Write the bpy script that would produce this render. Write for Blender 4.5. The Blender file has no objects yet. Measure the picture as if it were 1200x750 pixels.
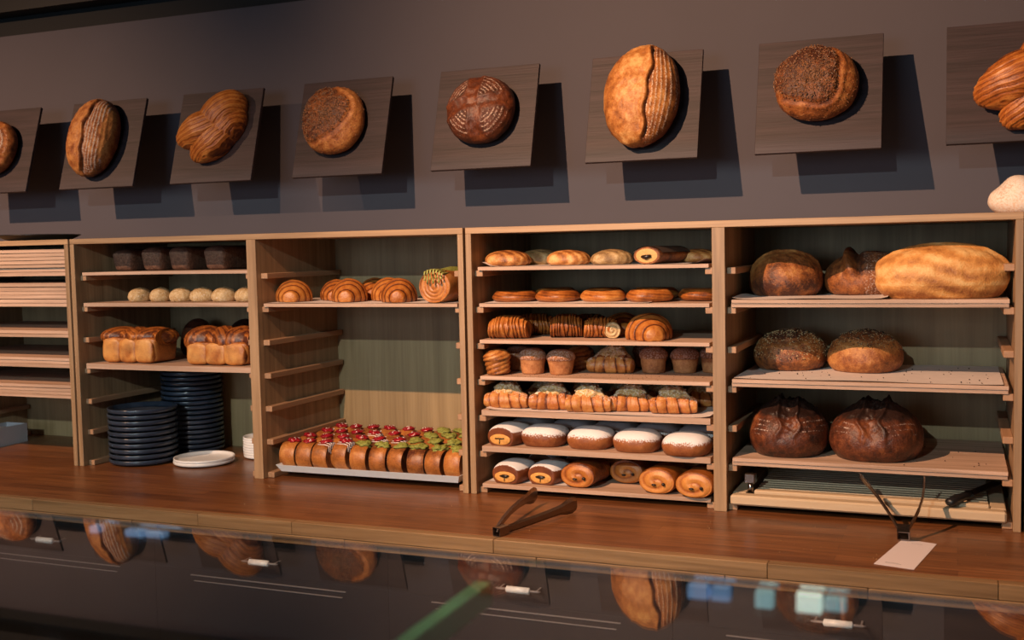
import bpy, bmesh, math, random
import numpy as np
from mathutils import Matrix, Vector, Euler
random.seed(7)
PI = math.pi
S = bpy.context.scene
COL = S.collection

# ------------------------------------------------------------------ camera
CAM = Vector((2.4751, -2.5704, 0.6354))
r = Vector((0.92690825, 0.37471582, -0.02071578))
u = Vector((-0.00530177, 0.06826882, 0.99765287))
f = Vector((-0.37525055, 0.92462285, -0.06526559))
cam = bpy.data.objects.new('camera', bpy.data.cameras.new('camera'))
COL.objects.link(cam)
cam.matrix_world = Matrix(((r.x, u.x, -f.x, CAM.x), (r.y, u.y, -f.y, CAM.y), (r.z, u.z, -f.z, CAM.z), (0, 0, 0, 1)))
cam.data.sensor_width = 36
cam.data.lens = 1286.0 / 1200 * 36
cam.data.clip_start = 0.02
cam.data.dof.use_dof = True
cam.data.dof.focus_distance = 2.75
cam.data.dof.aperture_fstop = 6.0
S.camera = cam

# ------------------------------------------------------------------ world, lights, exposure
S.view_settings.view_transform = 'Standard'
S.view_settings.look = 'None'
S.view_settings.gamma = 1
S.view_settings.use_curve_mapping = False
S.view_settings.exposure = 0.0
w = bpy.data.worlds.new('world'); S.world = w; w.use_nodes = True
bg = w.node_tree.nodes['Background']
bg.inputs[0].default_value = (0.42, 0.62, 0.74, 1)
bg.inputs[1].default_value = 0.30

def spot(name, loc, target, energy, color, size, blend, radius):
    l = bpy.data.lights.new(name, 'SPOT'); l.energy = energy; l.color = color
    l.spot_size = math.radians(size); l.spot_blend = blend; l.shadow_soft_size = radius
    o = bpy.data.objects.new(name, l); COL.objects.link(o); o.location = loc
    o.rotation_euler = (Vector(target) - Vector(loc)).to_track_quat('-Z', 'Y').to_euler()
    return o
def area(name, loc, target, energy, color, sx, sy):
    l = bpy.data.lights.new(name, 'AREA'); l.shape = 'RECTANGLE'; l.size = sx; l.size_y = sy
    l.energy = energy; l.color = color
    o = bpy.data.objects.new(name, l); COL.objects.link(o); o.location = loc
    o.rotation_euler = (Vector(target) - Vector(loc)).to_track_quat('-Z', 'Y').to_euler()
    return o
WARM = (1.0, 0.58, 0.34)
LAMP_A = (0.90, -2.15, 2.0)
LAMP_L = (-0.90, -2.07, 1.96)
spot('spot_light', LAMP_A, (2.35, 0.1, 0.30), 545, WARM, 94, 1.0, 0.012)
spot('spot_light.001', LAMP_L, (-0.80, 0.2, 0.30), 400, WARM, 72, 1.0, 0.012)
# added cool spot; the added beam blocks it above a line on the wall
spot('cool_light', (1.6, -5.2, 2.10), (0.5, 0.0, 0.50), 430, (0.66, 0.82, 0.82), 60, 0.8, 0.02)

area('cool_light.001', (0.2, -6.15, 0.9), (0.6, 0, .5), 55, (0.62, 0.80, 1.0), 2.4, 1.3)  # daylight of the shop-front window behind the camera

# ------------------------------------------------------------------ helpers
def link(name, me, parent=None, mat=None):
    o = bpy.data.objects.new(name, me); COL.objects.link(o)
    if parent is not None: o.parent = parent
    if mat is not None and not me.materials: me.materials.append(mat)
    return o
def empty(name, loc=(0, 0, 0), rot=(0, 0, 0)):
    o = bpy.data.objects.new(name, None); COL.objects.link(o)
    o.location = loc; o.rotation_euler = rot; o.empty_display_size = .02
    return o
def tag(o, label=None, cat=None, group=None, kind=None):
    if label: o['label'] = label
    if cat: o['category'] = cat
    if group: o['group'] = group
    if kind: o['kind'] = kind
    return o
def copytree(o, parent=None):
    c = o.copy(); COL.objects.link(c)
    if parent is not None: c.parent = parent
    for ch in list(o.children): copytree(ch, c)
    return c
def mesh(name, v, fc, smooth=True, tone=None, uv=None):
    me = bpy.data.meshes.new(name)
    me.from_pydata([tuple(map(float, q)) for q in v], [], fc)
    me.update()
    if smooth: me.polygons.foreach_set('use_smooth', [True] * len(me.polygons))
    if tone is not None:
        a = me.color_attributes.new('tone', 'FLOAT_COLOR', 'POINT')
        t = np.ones((len(v), 4), dtype=np.float32); t[:, :3] = np.clip(tone, 0, 1)
        a.data.foreach_set('color', t.ravel())
    return me
def bm_mesh(name, bm, smooth=False, bevel=0):
    if bevel:
        bmesh.ops.bevel(bm, geom=list(bm.edges), offset=bevel, segments=1, affect='EDGES', clamp_overlap=True)
    bmesh.ops.recalc_face_normals(bm, faces=bm.faces)
    me = bpy.data.meshes.new(name); bm.to_mesh(me); bm.free()
    if smooth: me.polygons.foreach_set('use_smooth', [True] * len(me.polygons))
    return me
def add_box(bm, x0, x1, y0, y1, z0, z1, M=None):
    vs = [bm.verts.new(q) for q in ((x0, y0, z0), (x1, y0, z0), (x1, y1, z0), (x0, y1, z0), (x0, y0, z1), (x1, y0, z1), (x1, y1, z1), (x0, y1, z1))]
    for q in ((0, 3, 2, 1), (4, 5, 6, 7), (0, 1, 5, 4), (1, 2, 6, 5), (2, 3, 7, 6), (3, 0, 4, 7)):
        bm.faces.new([vs[i] for i in q])
    if M is not None:
        for v in vs: v.co = M @ v.co
    return vs
def box(name, x0, x1, y0, y1, z0, z1, mat, parent=None, bevel=.0, M=None):
    bm = bmesh.new(); add_box(bm, x0, x1, y0, y1, z0, z1, M)
    return link(name, bm_mesh(name, bm, False, bevel), parent, mat)
def tube(pts, rad, n=8, flat=1.0):
    """closed tube through pts; rad scalar or list"""
    P = [Vector(q) for q in pts]
    if not hasattr(rad, '__len__'): rad = [rad] * len(P)
    v = []; fc = []
    up = Vector((0, 0, 1))
    for i, q in enumerate(P):
        d = (P[min(i + 1, len(P) - 1)] - P[max(i - 1, 0)]).normalized()
        a = d.cross(up)
        if a.length < 1e-3: a = d.cross(Vector((0, 1, 0)))
        a.normalize(); b = a.cross(d)
        for k in range(n):
            t = 2 * PI * k / n
            v.append(q + a * math.cos(t) * rad[i] + b * math.sin(t) * rad[i] * flat)
    for i in range(len(P) - 1):
        for k in range(n):
            fc.append((i * n + k, i * n + (k + 1) % n, (i + 1) * n + (k + 1) % n, (i + 1) * n + k))
    fc.append(tuple(range(n))[::-1]); fc.append(tuple((len(P) - 1) * n + k for k in range(n)))
    return v, fc
def lathe(name, prof, n=48, mat=None, parent=None):
    v = []; fc = []
    for (rr, z) in prof:
        for k in range(n):
            t = 2 * PI * k / n; v.append((rr * math.cos(t), rr * math.sin(t), z))
    for i in range(len(prof) - 1):
        for k in range(n):
            fc.append((i * n + k, i * n + (k + 1) % n, (i + 1) * n + (k + 1) % n, (i + 1) * n + k))
    fc.append(tuple(range(n))[::-1]); fc.append(tuple((len(prof) - 1) * n + k for k in range(n)))
    me = mesh(name, v, fc)
    return me

# vectorised pseudo noise
_rs = np.random.RandomState(11)
_K = [_rs.normal(size=(7, 3)) for _ in range(6)]; _F = [_rs.uniform(0, 6.28, 7) for _ in range(6)]
def nz(P, s, k=0):
    k %= 6
    return np.sin(P @ _K[k].T * s + _F[k]).sum(1) / 3.2
def fbm(P, s, k=0):
    return nz(P, s, k) * .55 + nz(P, s * 2.1, k + 1) * .28 + nz(P, s * 4.3, k + 2) * .17
def sstep(a, b, x):
    t = np.clip((x - a) / (b - a), 0, 1); return t * t * (3 - 2 * t)

def sphere_dirs(nu, nv):
    th = np.linspace(0, PI, nv); ph = np.linspace(0, 2 * PI, nu, endpoint=False)
    T, H = np.meshgrid(th, ph, indexing='ij')
    D = np.stack([np.sin(T) * np.cos(H), np.sin(T) * np.sin(H), np.cos(T)], -1).reshape(-1, 3)
    fc = []
    for i in range(nv - 1):
        for k in range(nu):
            a = i * nu + k; b = i * nu + (k + 1) % nu; c = (i + 1) * nu + (k + 1) % nu; d = (i + 1) * nu + k
            fc.append((a, d, c, b))
    return D, fc
def blob(name, a, b, c, low=.35, e=1.0, nu=56, nv=34, shape=None, tone=None, axis=None):
    """domed loaf with a flat base at z=0. shape(D,P)->P ; tone(D,P)->(n,3)"""
    D, fc = sphere_dirs(nu, nv)
    sg = np.sign(D) * np.abs(D) ** e
    P = np.empty_like(D)
    P[:, 0] = a * sg[:, 0]; P[:, 1] = b * sg[:, 1]
    zz = D[:, 2]
    P[:, 2] = np.where(zz > 0, c * (1 - low) * np.abs(zz) ** .92, -c * low * np.minimum(np.abs(zz) * 1.7, 1.0))
    P[:, 2] += c * low
    if shape is not None: P = shape(D, P)
    P[:, 2] = np.maximum(P[:, 2], 0.0)
    t = tone(D, P) if tone is not None else np.zeros_like(D)
    return mesh(name, P, fc, True, t)

# ------------------------------------------------------------------ materials
def newmat(name):
    m = bpy.data.materials.new(name); m.use_nodes = True
    nt = m.node_tree; b = nt.nodes['Principled BSDF']
    return m, nt, b
def N(nt, typ, **kw):
    n = nt.nodes.new(typ)
    for k, v in kw.items():
        if k in n.inputs.keys(): n.inputs[k].default_value = v
        else: setattr(n, k, v)
    return n
def ramp(nt, stops):
    n = nt.nodes.new('ShaderNodeValToRGB'); el = n.color_ramp.elements
    el[0].position = stops[0][0]; el[0].color = (*stops[0][1], 1)
    el[1].position = stops[-1][0]; el[1].color = (*stops[-1][1], 1)
    for p, c in stops[1:-1]:
        e = el.new(p); e.color = (*c, 1)
    return n
def mixc(nt, fac, a, b, blend='MIX'):
    n = nt.nodes.new('ShaderNodeMix'); n.data_type = 'RGBA'; n.blend_type = blend
    L = nt.links
    for sock, v in ((0, fac), (6, a), (7, b)):
        if hasattr(v, 'links'): L.new(v, n.inputs[sock])
        elif isinstance(v, (int, float)): n.inputs[sock].default_value = v
        else: n.inputs[sock].default_value = (*v, 1)
    return n.outputs[2]
def mth(nt, op, a, b=None, clamp=False):
    n = nt.nodes.new('ShaderNodeMath'); n.operation = op; n.use_clamp = clamp
    for i, v in enumerate((a, b)):
        if v is None: continue
        if hasattr(v, 'links'): nt.links.new(v, n.inputs[i])
        else: n.inputs[i].default_value = v
    return n.outputs[0]
def bump(nt, b, h, strength=.3, dist=.002):
    n = N(nt, 'ShaderNodeBump'); n.inputs['Strength'].default_value = strength; n.inputs['Distance'].default_value = dist
    nt.links.new(h, n.inputs['Height']); nt.links.new(n.outputs[0], b.inputs['Normal'])

def wood(name, c1, c2, axis='X', rough=.55, scale=1.0, contrast=.5, bumpy=.12, pores=True):
    m, nt, b = newmat(name)
    tc = N(nt, 'ShaderNodeTexCoord'); oi = N(nt, 'ShaderNodeObjectInfo')
    mp = N(nt, 'ShaderNodeMapping')
    s = {'X': (1.2, 30, 30), 'Y': (30, 1.2, 30), 'Z': (30, 30, 1.2)}[axis]
    mp.inputs['Scale'].default_value = tuple(q * scale for q in s)
    add = N(nt, 'ShaderNodeVectorMath', operation='ADD')
    mul = N(nt, 'ShaderNodeVectorMath', operation='SCALE'); mul.inputs['Scale'].default_value = 7.0
    comb = N(nt, 'ShaderNodeCombineXYZ')
    for i in range(3): nt.links.new(oi.outputs['Random'], comb.inputs[i])
    nt.links.new(comb.outputs[0], mul.inputs[0])
    nt.links.new(tc.outputs['Object'], add.inputs[0]); nt.links.new(mul.outputs[0], add.inputs[1])
    nt.links.new(add.outputs[0], mp.inputs[0])
    n1 = N(nt, 'ShaderNodeTexNoise'); n1.inputs['Scale'].default_value = 1.6; n1.inputs['Detail'].default_value = 5; n1.inputs['Distortion'].default_value = .6
    nt.links.new(mp.outputs[0], n1.inputs['Vector'])
    n2 = N(nt, 'ShaderNodeTexNoise'); n2.inputs['Scale'].default_value = 7; n2.inputs['Detail'].default_value = 3
    nt.links.new(mp.outputs[0], n2.inputs['Vector'])
    fsum = mth(nt, 'ADD', mth(nt, 'MULTIPLY', n1.outputs[0], .7), mth(nt, 'MULTIPLY', n2.outputs[0], .3))
    lo, hi = .5 - .22 / (contrast + .5), .5 + .22 / (contrast + .5)
    rp = ramp(nt, [(lo, c1), (hi, c2)])
    nt.links.new(fsum, rp.inputs[0])
    col = mixc(nt, mth(nt, 'MULTIPLY', oi.outputs['Random'], .22), rp.outputs[0], tuple(q * .55 for q in c1))
    nt.links.new(col, b.inputs['Base Color'])
    b.inputs['Roughness'].default_value = rough
    bump(nt, b, n2.outputs[0], bumpy, .001)
    return m

def crust(name, dark, mid, light, flour=(.72, .66, .58), inner=(.62, .36, .12), rough=.45, ns=60, nk=.35, bmp=.5, fine=260):
    """tone.R = 0 dark .. 1 light crust; tone.G = flour; tone.B = crumb/inside"""
    m, nt, b = newmat(name)
    at = N(nt, 'ShaderNodeAttribute', attribute_name='tone')
    sep = N(nt, 'ShaderNodeSeparateColor'); nt.links.new(at.outputs['Color'], sep.inputs[0])
    tc = N(nt, 'ShaderNodeTexCoord'); oi = N(nt, 'ShaderNodeObjectInfo')
    off = N(nt, 'ShaderNodeVectorMath', operation='ADD'); nt.links.new(tc.outputs['Object'], off.inputs[0])
    cb = N(nt, 'ShaderNodeCombineXYZ')
    for i in range(3): nt.links.new(oi.outputs['Random'], cb.inputs[i])
    nt.links.new(cb.outputs[0], off.inputs[1])
    n1 = N(nt, 'ShaderNodeTexNoise'); n1.inputs['Scale'].default_value = ns; n1.inputs['Detail'].default_value = 6; n1.inputs['Roughness'].default_value = .62
    n2 = N(nt, 'ShaderNodeTexNoise'); n2.inputs['Scale'].default_value = fine; n2.inputs['Detail'].default_value = 2
    nt.links.new(off.outputs[0], n1.inputs['Vector']); nt.links.new(off.outputs[0], n2.inputs['Vector'])
    t = mth(nt, 'ADD', sep.outputs[0], mth(nt, 'MULTIPLY', mth(nt, 'SUBTRACT', n1.outputs[0], .5), nk * 2.4))
    t = mth(nt, 'ADD', t, mth(nt, 'MULTIPLY', mth(nt, 'SUBTRACT', n2.outputs[0], .5), nk * 1.1))
    t = mth(nt, 'ADD', t, mth(nt, 'MULTIPLY', mth(nt, 'SUBTRACT', oi.outputs['Random'], .55), .26), True)
    rp = ramp(nt, [(0, dark), (.5, mid), (1, light)])
    nt.links.new(t, rp.inputs[0])
    fl = mth(nt, 'SUBTRACT', mth(nt, 'ADD', mth(nt, 'MULTIPLY', sep.outputs[1], 1.5), mth(nt, 'MULTIPLY', mth(nt, 'SUBTRACT', n2.outputs[0], .5), 1.7)), .5)
    fl = mth(nt, 'MULTIPLY', fl, 2.4, True)
    fl = mth(nt, 'MULTIPLY', fl, mth(nt, 'MULTIPLY', sep.outputs[1], 4, True))
    c = mixc(nt, sep.outputs[2], rp.outputs[0], inner)
    c = mixc(nt, mth(nt, 'MULTIPLY', fl, .94), c, flour)
    nt.links.new(c, b.inputs['Base Color'])
    rr = mth(nt, 'ADD', mth(nt, 'MULTIPLY', sep.outputs[1], .4), rough, True)
    nt.links.new(rr, b.inputs['Roughness'])
    h = mth(nt, 'ADD', n1.outputs[0], mth(nt, 'MULTIPLY', n2.outputs[0], .35))
    bump(nt, b, h, bmp, .003)
    return m
def plain(name, c, rough=.5, metal=0, noise=None, bmp=0):
    m, nt, b = newmat(name)
    b.inputs['Base Color'].default_value = (*c, 1); b.inputs['Roughness'].default_value = rough; b.inputs['Metallic'].default_value = metal
    if noise:
        sc, k = noise
        tc = N(nt, 'ShaderNodeTexCoord')
        n = N(nt, 'ShaderNodeTexNoise'); n.inputs['Scale'].default_value = sc; n.inputs['Detail'].default_value = 4
        nt.links.new(tc.outputs['Object'], n.inputs['Vector'])
        rp = ramp(nt, [(.3, tuple(q * (1 - k) for q in c)), (.7, tuple(min(1, q * (1 + k)) for q in c))])
        nt.links.new(n.outputs[0], rp.inputs[0]); nt.links.new(rp.outputs[0], b.inputs['Base Color'])
        if bmp: bump(nt, b, n.outputs[0], bmp, .001)
    return m

M = {}
M['ply'] = wood('shelf_oak', (.25, .150, .078), (.45, .285, .155), 'Z', .5, contrast=.9)
M['plyX'] = wood('shelf_oak_top', (.28, .165, .085), (.48, .300, .16), 'X', .5, contrast=.9)
M['back'] = wood('back_panel_oak', (.25, .165, .075), (.42, .295, .145), 'Z', .6, contrast=.6, scale=.8)
M['rail'] = wood('rail_wood', (.32, .175, .095), (.48, .28, .155), 'Y', .55)
M['tray'] = wood('birch_board', (.36, .23, .155), (.64, .43, .31), 'X', .6, contrast=.9)
M['stave'] = wood('counter_edge', (.15, .085, .038), (.29, .175, .085), 'X', .42, contrast=.9, bumpy=.3)
M['board'] = wood('dark_stained_board', (.013, .007, .009), (.042, .025, .029), 'X', .6, contrast=.9, bumpy=.5)
M['rack'] = wood('pale_rack_wood', (.50, .36, .22), (.66, .50, .33), 'X', .55)

def counter_mat():
    m, nt, b = newmat('counter_top_wood')
    tc = N(nt, 'ShaderNodeTexCoord')
    br = N(nt, 'ShaderNodeTexBrick'); br.offset = .37; br.offset_frequency = 2
    br.inputs['Scale'].default_value = 1; br.inputs['Brick Width'].default_value = .62; br.inputs['Row Height'].default_value = .042
    br.inputs['Mortar Size'].default_value = .0006; br.inputs['Mortar Smooth'].default_value = .3; br.inputs['Bias'].default_value = 0
    br.inputs['Color1'].default_value = (.140, .052, .018, 1); br.inputs['Color2'].default_value = (.215, .086, .030, 1); br.inputs['Mortar'].default_value = (.08, .03, .014, 1)
    nt.links.new(tc.outputs['Object'], br.inputs['Vector'])
    mp = N(nt, 'ShaderNodeMapping'); mp.inputs['Scale'].default_value = (2.0, 45, 45)
    nt.links.new(tc.outputs['Object'], mp.inputs[0])
    n = N(nt, 'ShaderNodeTexNoise'); n.inputs['Scale'].default_value = 2.2; n.inputs['Detail'].default_value = 5; n.inputs['Distortion'].default_value = .5
    nt.links.new(mp.outputs[0], n.inputs['Vector'])
    rp = ramp(nt, [(.3, (.55, .5, .5)), (.7, (1.25, 1.2, 1.15))]); nt.links.new(n.outputs[0], rp.inputs[0])
    c = mixc(nt, 1.0, br.outputs[0], rp.outputs[0], 'MULTIPLY')
    nt.links.new(c, b.inputs['Base Color'])
    n3 = N(nt, 'ShaderNodeTexNoise'); n3.inputs['Scale'].default_value = 9; nt.links.new(tc.outputs['Object'], n3.inputs['Vector'])
    rr = mth(nt, 'ADD', mth(nt, 'MULTIPLY', n3.outputs[0], .22), .22)
    nt.links.new(rr, b.inputs['Roughness'])
    bump(nt, b, n.outputs[0], .08, .001)
    return m
M['counter'] = counter_mat()
M['wall'] = plain('grey_wall_paint', (.062, .055, .067), .75, noise=(3, .05))
M['wall_dark'] = plain('black_wall_paint', (.0045, .0048, .005), .8)
M['ceil'] = plain('ceiling_paint', (.05, .045, .045), .8)
M['floor'] = plain('floor_concrete', (.10, .09, .085), .5, noise=(6, .2))
M['cab'] = plain('dark_cabinet_lacquer', (.014, .011, .011), .45)
M['cab_in'] = plain('black_plinth', (.006, .006, .006), .6)
M['lip'] = plain('aluminium_lip', (.17, .155, .16), .5, 0)
M['white'] = plain('white_ceramic', (.72, .73, .74), .25)
M['navy'] = plain('navy_stoneware', (.028, .040, .064), .24, noise=(30, .2))
M['steel'] = plain('stainless_steel', (.27, .25, .245), .26, 1)
M['alu'] = plain('aluminium_tray', (.80, .86, .90), .35, 0.0)
M['black'] = plain('black_plastic', (.010, .010, .011), .4)
M['paper'] = plain('baking_paper', (.68, .60, .56), .7, noise=(40, .04), bmp=.1)
M['wrap'] = plain('dark_foil_wrap', (.06, .045, .04), .25)
M['card'] = plain('card_paper', (.66, .58, .60), .6)
M['ink'] = plain('grey_ink', (.28, .26, .27), .6)
M['boxc'] = plain('grey_cardboard', (.42, .42, .45), .6)
M['choc'] = plain('dark_chocolate', (.02, .010, .006), .35)
M['jam'] = plain('red_jam', (.28, .010, .018), .22, noise=(150, .5), bmp=.4)
M['drizzle'] = plain('white_icing', (.78, .66, .62), .4)
M['pist'] = plain('pistachio_crumb', (.24, .25, .045), .7, noise=(300, .45), bmp=.6)
M['pistdrip'] = plain('pistachio_glaze', (.36, .36, .10), .35)
M['almond'] = plain('almond_flakes', (.62, .50, .36), .65, noise=(120, .3))
M['seed'] = plain('brown_seeds', (.135, .070, .038), .5, noise=(90, .5))
M['seedlight'] = plain('toasted_seeds', (.30, .135, .055), .5)
M['seedpale'] = plain('pale_sesame_seeds', (.46, .32, .16), .5)
M['seeddark'] = plain('dark_seeds', (.03, .018, .012), .45)

C = {}
C['golden'] = crust('golden_batard_crust', (.16, .045, .010), (.46, .18, .042), (.74, .43, .16), flour=(.66, .54, .42), rough=.5, ns=55, nk=.55, bmp=.8)
C['rust'] = crust('russet_loaf_crust', (.055, .015, .006), (.27, .085, .020), (.52, .235, .068), flour=(.50, .44, .38), rough=.55, ns=60, nk=.6, bmp=.9)
C['dark'] = crust('dark_rye_crust', (.022, .009, .006), (.115, .030, .011), (.30, .095, .030), flour=(.56, .42, .34), rough=.45, ns=60, nk=.5, bmp=.9)
C['orange'] = crust('laminated_butter_crust', (.070, .014, .005), (.36, .105, .016), (.62, .26, .058), rough=.43, ns=38, nk=.35, bmp=.45, inner=(.66, .42, .16))
C['bun'] = crust('brioche_bun_crust', (.075, .018, .007), (.42, .145, .030), (.64, .34, .11), rough=.42, ns=30, nk=.45, bmp=.4)
C['brown'] = crust('milk_bun_crust', (.075, .020, .008), (.20, .055, .017), (.42, .15, .045), flour=(.78, .78, .80), rough=.42, ns=50, nk=.3, bmp=.4, inner=(.68, .36, .09))
C['rye'] = crust('rye_tin_crust', (.045, .020, .012), (.11, .050, .028), (.20, .10, .06), rough=.7, ns=120, nk=.7, bmp=1.0)
C['pale'] = crust('pale_roll_crust', (.20, .11, .04), (.40, .25, .10), (.62, .46, .25), rough=.6, ns=90, nk=.6, bmp=.7)
C['cream'] = crust('floured_dough_crust', (.45, .28, .18), (.70, .50, .36), (.82, .68, .55), rough=.7, ns=40, nk=.3)
C['sugar'] = crust('sugared_muffin_crust', (.12, .036, .014), (.32, .115, .038), (.50, .22, .08), flour=(.50, .33, .27), rough=.65, ns=80, nk=.5, bmp=.8)
C['almondc'] = crust('almond_croissant_crust', (.10, .020, .007), (.42, .13, .026), (.64, .31, .085), flour=(.76, .64, .60), rough=.42, ns=45, nk=.4, bmp=.5)

# ------------------------------------------------------------------ setting
def struct(o): o['kind'] = 'structure'; return o
D = .437          # shelf depth / face of the wall
struct(box('wall_back', -4.5, 7.0, D, D + .12, -.9, 1.425, M['wall']))
struct(box('wall_upper', -4.5, 7.0, D + .06, D + .2, 1.425, 2.12, M['wall_dark']))
struct(box('trim_1', -4.5, 7.0, D - .02, D + .06, 1.505, 1.60, M['cab_in']))
struct(box('floor', -4.5, 7.0, -6.2, D + .12, -.95, -.9, M['floor']))
struct(box('ceiling', -4.5, 7.0, -6.2, D + .2, 2.12, 2.2, M['ceil']))
struct(box('wall_left', -4.6, -4.5, -6.2, D + .2, -.95, 2.2, M['wall']))
struct(box('wall_right', 7.0, 7.1, -6.2, D + .2, -.95, 2.2, M['wall']))
struct(box('light_blocker', -4.5, 7.0, -2.62, -2.50, 1.525, 2.12, M['ceil']))  # unseen blocker, added to cut the cool spot off the upper wall
# shop front behind the camera: piers, sill and header with open windows between
fr = struct(box('wall_front', -4.5, 7.0, -6.3, -6.2, -.95, -.55, M['wall_dark']))
for i, (a, b_) in enumerate(((-4.5, -3.9), (-1.2, -1.0), (1.7, 1.9), (4.6, 4.8), (6.7, 7.0))):
    struct(box('trim_%d' % (i + 2), a, b_, -6.3, -6.2, -.55, 2.12, M['wall_dark']))

# ------------------------------------------------------------------ counter
W = 1.30
ctr = empty('counter_top', (0, 0, 0))
tag(ctr, 'long reddish-brown wooden counter with butcher-block front edge under the shelves', 'counter')
o = box('slab', -3.2, 5.2, -.372, D - .002, -.062, 0, M['counter'], ctr, .001)
random.seed(3)
for row in range(2):
    x = -3.2 + random.uniform(-.2, 0)
    while x < 5.2:
        L = random.uniform(.26, .62)
        x0, x1 = max(x, -3.2), min(x + L, 5.2)
        dz = random.uniform(-.0006, .0006)
        z1 = -.0315 * row; z0 = z1 - .031
        dy = random.uniform(0, .0012)
        if x1 - x0 > .02:
            box('stave', x0 + .0004, x1 - .0004, -.398 - dy, -.3725, z0 + .0003, z1 if row == 0 else z1 - .0003, M['stave'], ctr, .0012)
        x += L

# drawer cabinets under the counter
cabs = []
for i, k in enumerate(range(-2, 6)):
    cx = .265 + .667 * k
    c = empty('drawer_cabinet', (cx, -.37, -.9))
    cabs.append(c)
    h = .333
    box('carcass', -h, h, .012, .75, .09, .837, M['cab'], c)
    box('plinth', -h, h, .05, .75, 0, .09, M['cab_in'], c)
    dr = box('drawer', -h, h, -.012, .011, .745, .835, M['cab'], c)
    v, fc = tube([(-.052, -.038, .788), (-.045, -.040, .788), (.045, -.040, .788), (.052, -.038, .788)], [.0015, .003, .003, .0015], 10)
    hd = link('handle', mesh('handle', v, fc), c, M['lip'])
    for s in (-1, 1):
        box('post', s * .043 - .002, s * .043 + .002, -.040, -.012, .786, .790, M['lip'], hd)
    v, fc = tube([(-.028, -.040, .788), (-.026, -.040, .788), (.026, -.040, .788), (.028, -.040, .788)], [.004, .0075, .0075, .004], 16)  # white tube imitates the window mirrored in a dark bar
    g = link('highlight_tube', mesh('highlight_tube', v, fc), hd, M['white']); g['label'] = 'white tube in place of the window highlight on the handle bar'
    lw = box('door_panel', -h, h, -.012, .011, .585, .7446, M['cab'], c)
    bm = bmesh.new()
    for (x0, x1, z0, z1) in ((-.222, .222, .730, .7318), (-.212, .212, .7160, .7174)):
        add_box(bm, x0, x1, -.0165, -.012, z0, z1)
    link('moulding', bm_mesh('moulding', bm), lw, M['lip'])
    box('recess', -h, h, -.002, .011, .09, .583, M['cab_in'], c)
    if k in (0, 1, 2, 3):
        nm = ['under the left end of the counter', 'second from the left edge', 'below the hinge-end of the lying tongs', 'below the white card'][k]
        tag(c, 'dark drawer cabinet with white-highlighted handle, ' + nm, 'cabinet', 'drawer cabinets under the counter')
    else:
        tag(c, 'dark drawer cabinet under the counter, out of the picture, %s' % {-2: 'second beyond its left edge', -1: 'just beyond its left edge', 4: 'just beyond its right edge', 5: 'second beyond its right edge'}[k], 'cabinet', 'drawer cabinets under the counter')

# ------------------------------------------------------------------ shelving units
H = .690; TT = .0156; T = .0158; TDV = .0153
def tz(k): return .0157 + .0940 * k
BAYS = {}
def unit(x0, label, divider='one'):
    u_ = empty('shelving_unit', (x0, 0, 0))
    tag(u_, label, 'shelf')
    box('top_panel', 0, W, 0, D - .003, H - TT, H, M['plyX'], u_, .0008)
    box('side_panel', 0, T, 0, D - .003, 0, H - TT - .0003, M['ply'], u_, .0008)
    box('side_panel', W - T, W, 0, D - .003, 0, H - TT - .0003, M['ply'], u_, .0008)
    box('divider', W / 2 - TDV, W / 2 + TDV, 0, D - .003, 0, H - TT - .0003, M['ply'], u_, .0008)
    box('back_panel', T, W / 2 - TDV, D - .013, D - .003, 0, H - TT - .0003, M['back'], u_)
    box('back_panel', W / 2 + TDV, W - T, D - .013, D - .003, 0, H - TT - .0003, M['back'], u_)
    for a, b_ in ((T, W / 2 - TDV), (W / 2 + TDV, W - T)):
        for k in range(7):
            z1 = tz(k)
            for (p0, p1) in ((a, a + .021), (b_ - .021, b_)):
                bm = bmesh.new(); add_box(bm, p0, p1, .022, D - .02, z1 - .0155, z1)
                link('rail', bm_mesh('rail', bm, False, .0012), u_, M['rail'])
    return u_
G = .007
unit(-W - G, 'oak shelving unit at the left edge, its bay packed with piles of boards')
unit(0, 'oak shelving unit holding dark tin loaves, plates and upright round buns')
unit(W + G, 'oak shelving unit with the seven full pastry shelves and the big loaves')
unit(2 * (W + G), 'oak shelving unit beyond the right edge, only its side panel showing')
B0 = (-W / 2 + TDV - G, -T - G)          # bay of board piles
B1 = (T, W / 2 - TDV)
B2 = (W / 2 + TDV, W - T)
B3 = (W + G + T, W + G + W / 2 - TDV)
B4 = (W + G + W / 2 + TDV, 2 * W + G - T)

ORD = ['topmost', 'second', 'third', 'fourth', 'fifth', 'sixth', 'seventh', 'eighth', 'ninth', 'tenth', 'eleventh', 'twelfth', 'thirteenth', 'fourteenth', 'fifteenth', 'sixteenth', 'seventeenth', 'eighteenth']
def tray_mesh(w_, d, t, warp, seed):
    rs = random.Random(seed); bm = bmesh.new()
    n = 6; rows = []
    for i in range(n + 1):
        x = -w_ / 2 + w_ * i / n
        dz = warp * (1 - (2 * i / n - 1) ** 2)
        rows.append([bm.verts.new(q) for q in ((x, 0, dz), (x, d, dz * .3), (x, d, dz * .3 + t), (x, 0, dz + t))])
    for i in range(n):
        for k in range(4): bm.faces.new((rows[i][k], rows[i + 1][k], rows[i + 1][(k + 1) % 4], rows[i][(k + 1) % 4]))
    bm.faces.new(rows[0][::-1]); bm.faces.new(rows[-1])
    return bm_mesh('wooden_board', bm, False, 0)
def wboard(bay, z, t, label, y=.018, dx=0, warp=0, inset=.011, group='birch boards on the shelf rails', dd=.392):
    w_ = bay[1] - bay[0] - 2 * inset
    me = tray_mesh(w_, dd, t, warp, 1)
    o = link('wooden_board', me, None, M['tray'])
    o.location = ((bay[0] + bay[1]) / 2 + dx, y, z + .0002)
    tag(o, label, 'board', group); return o
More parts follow.
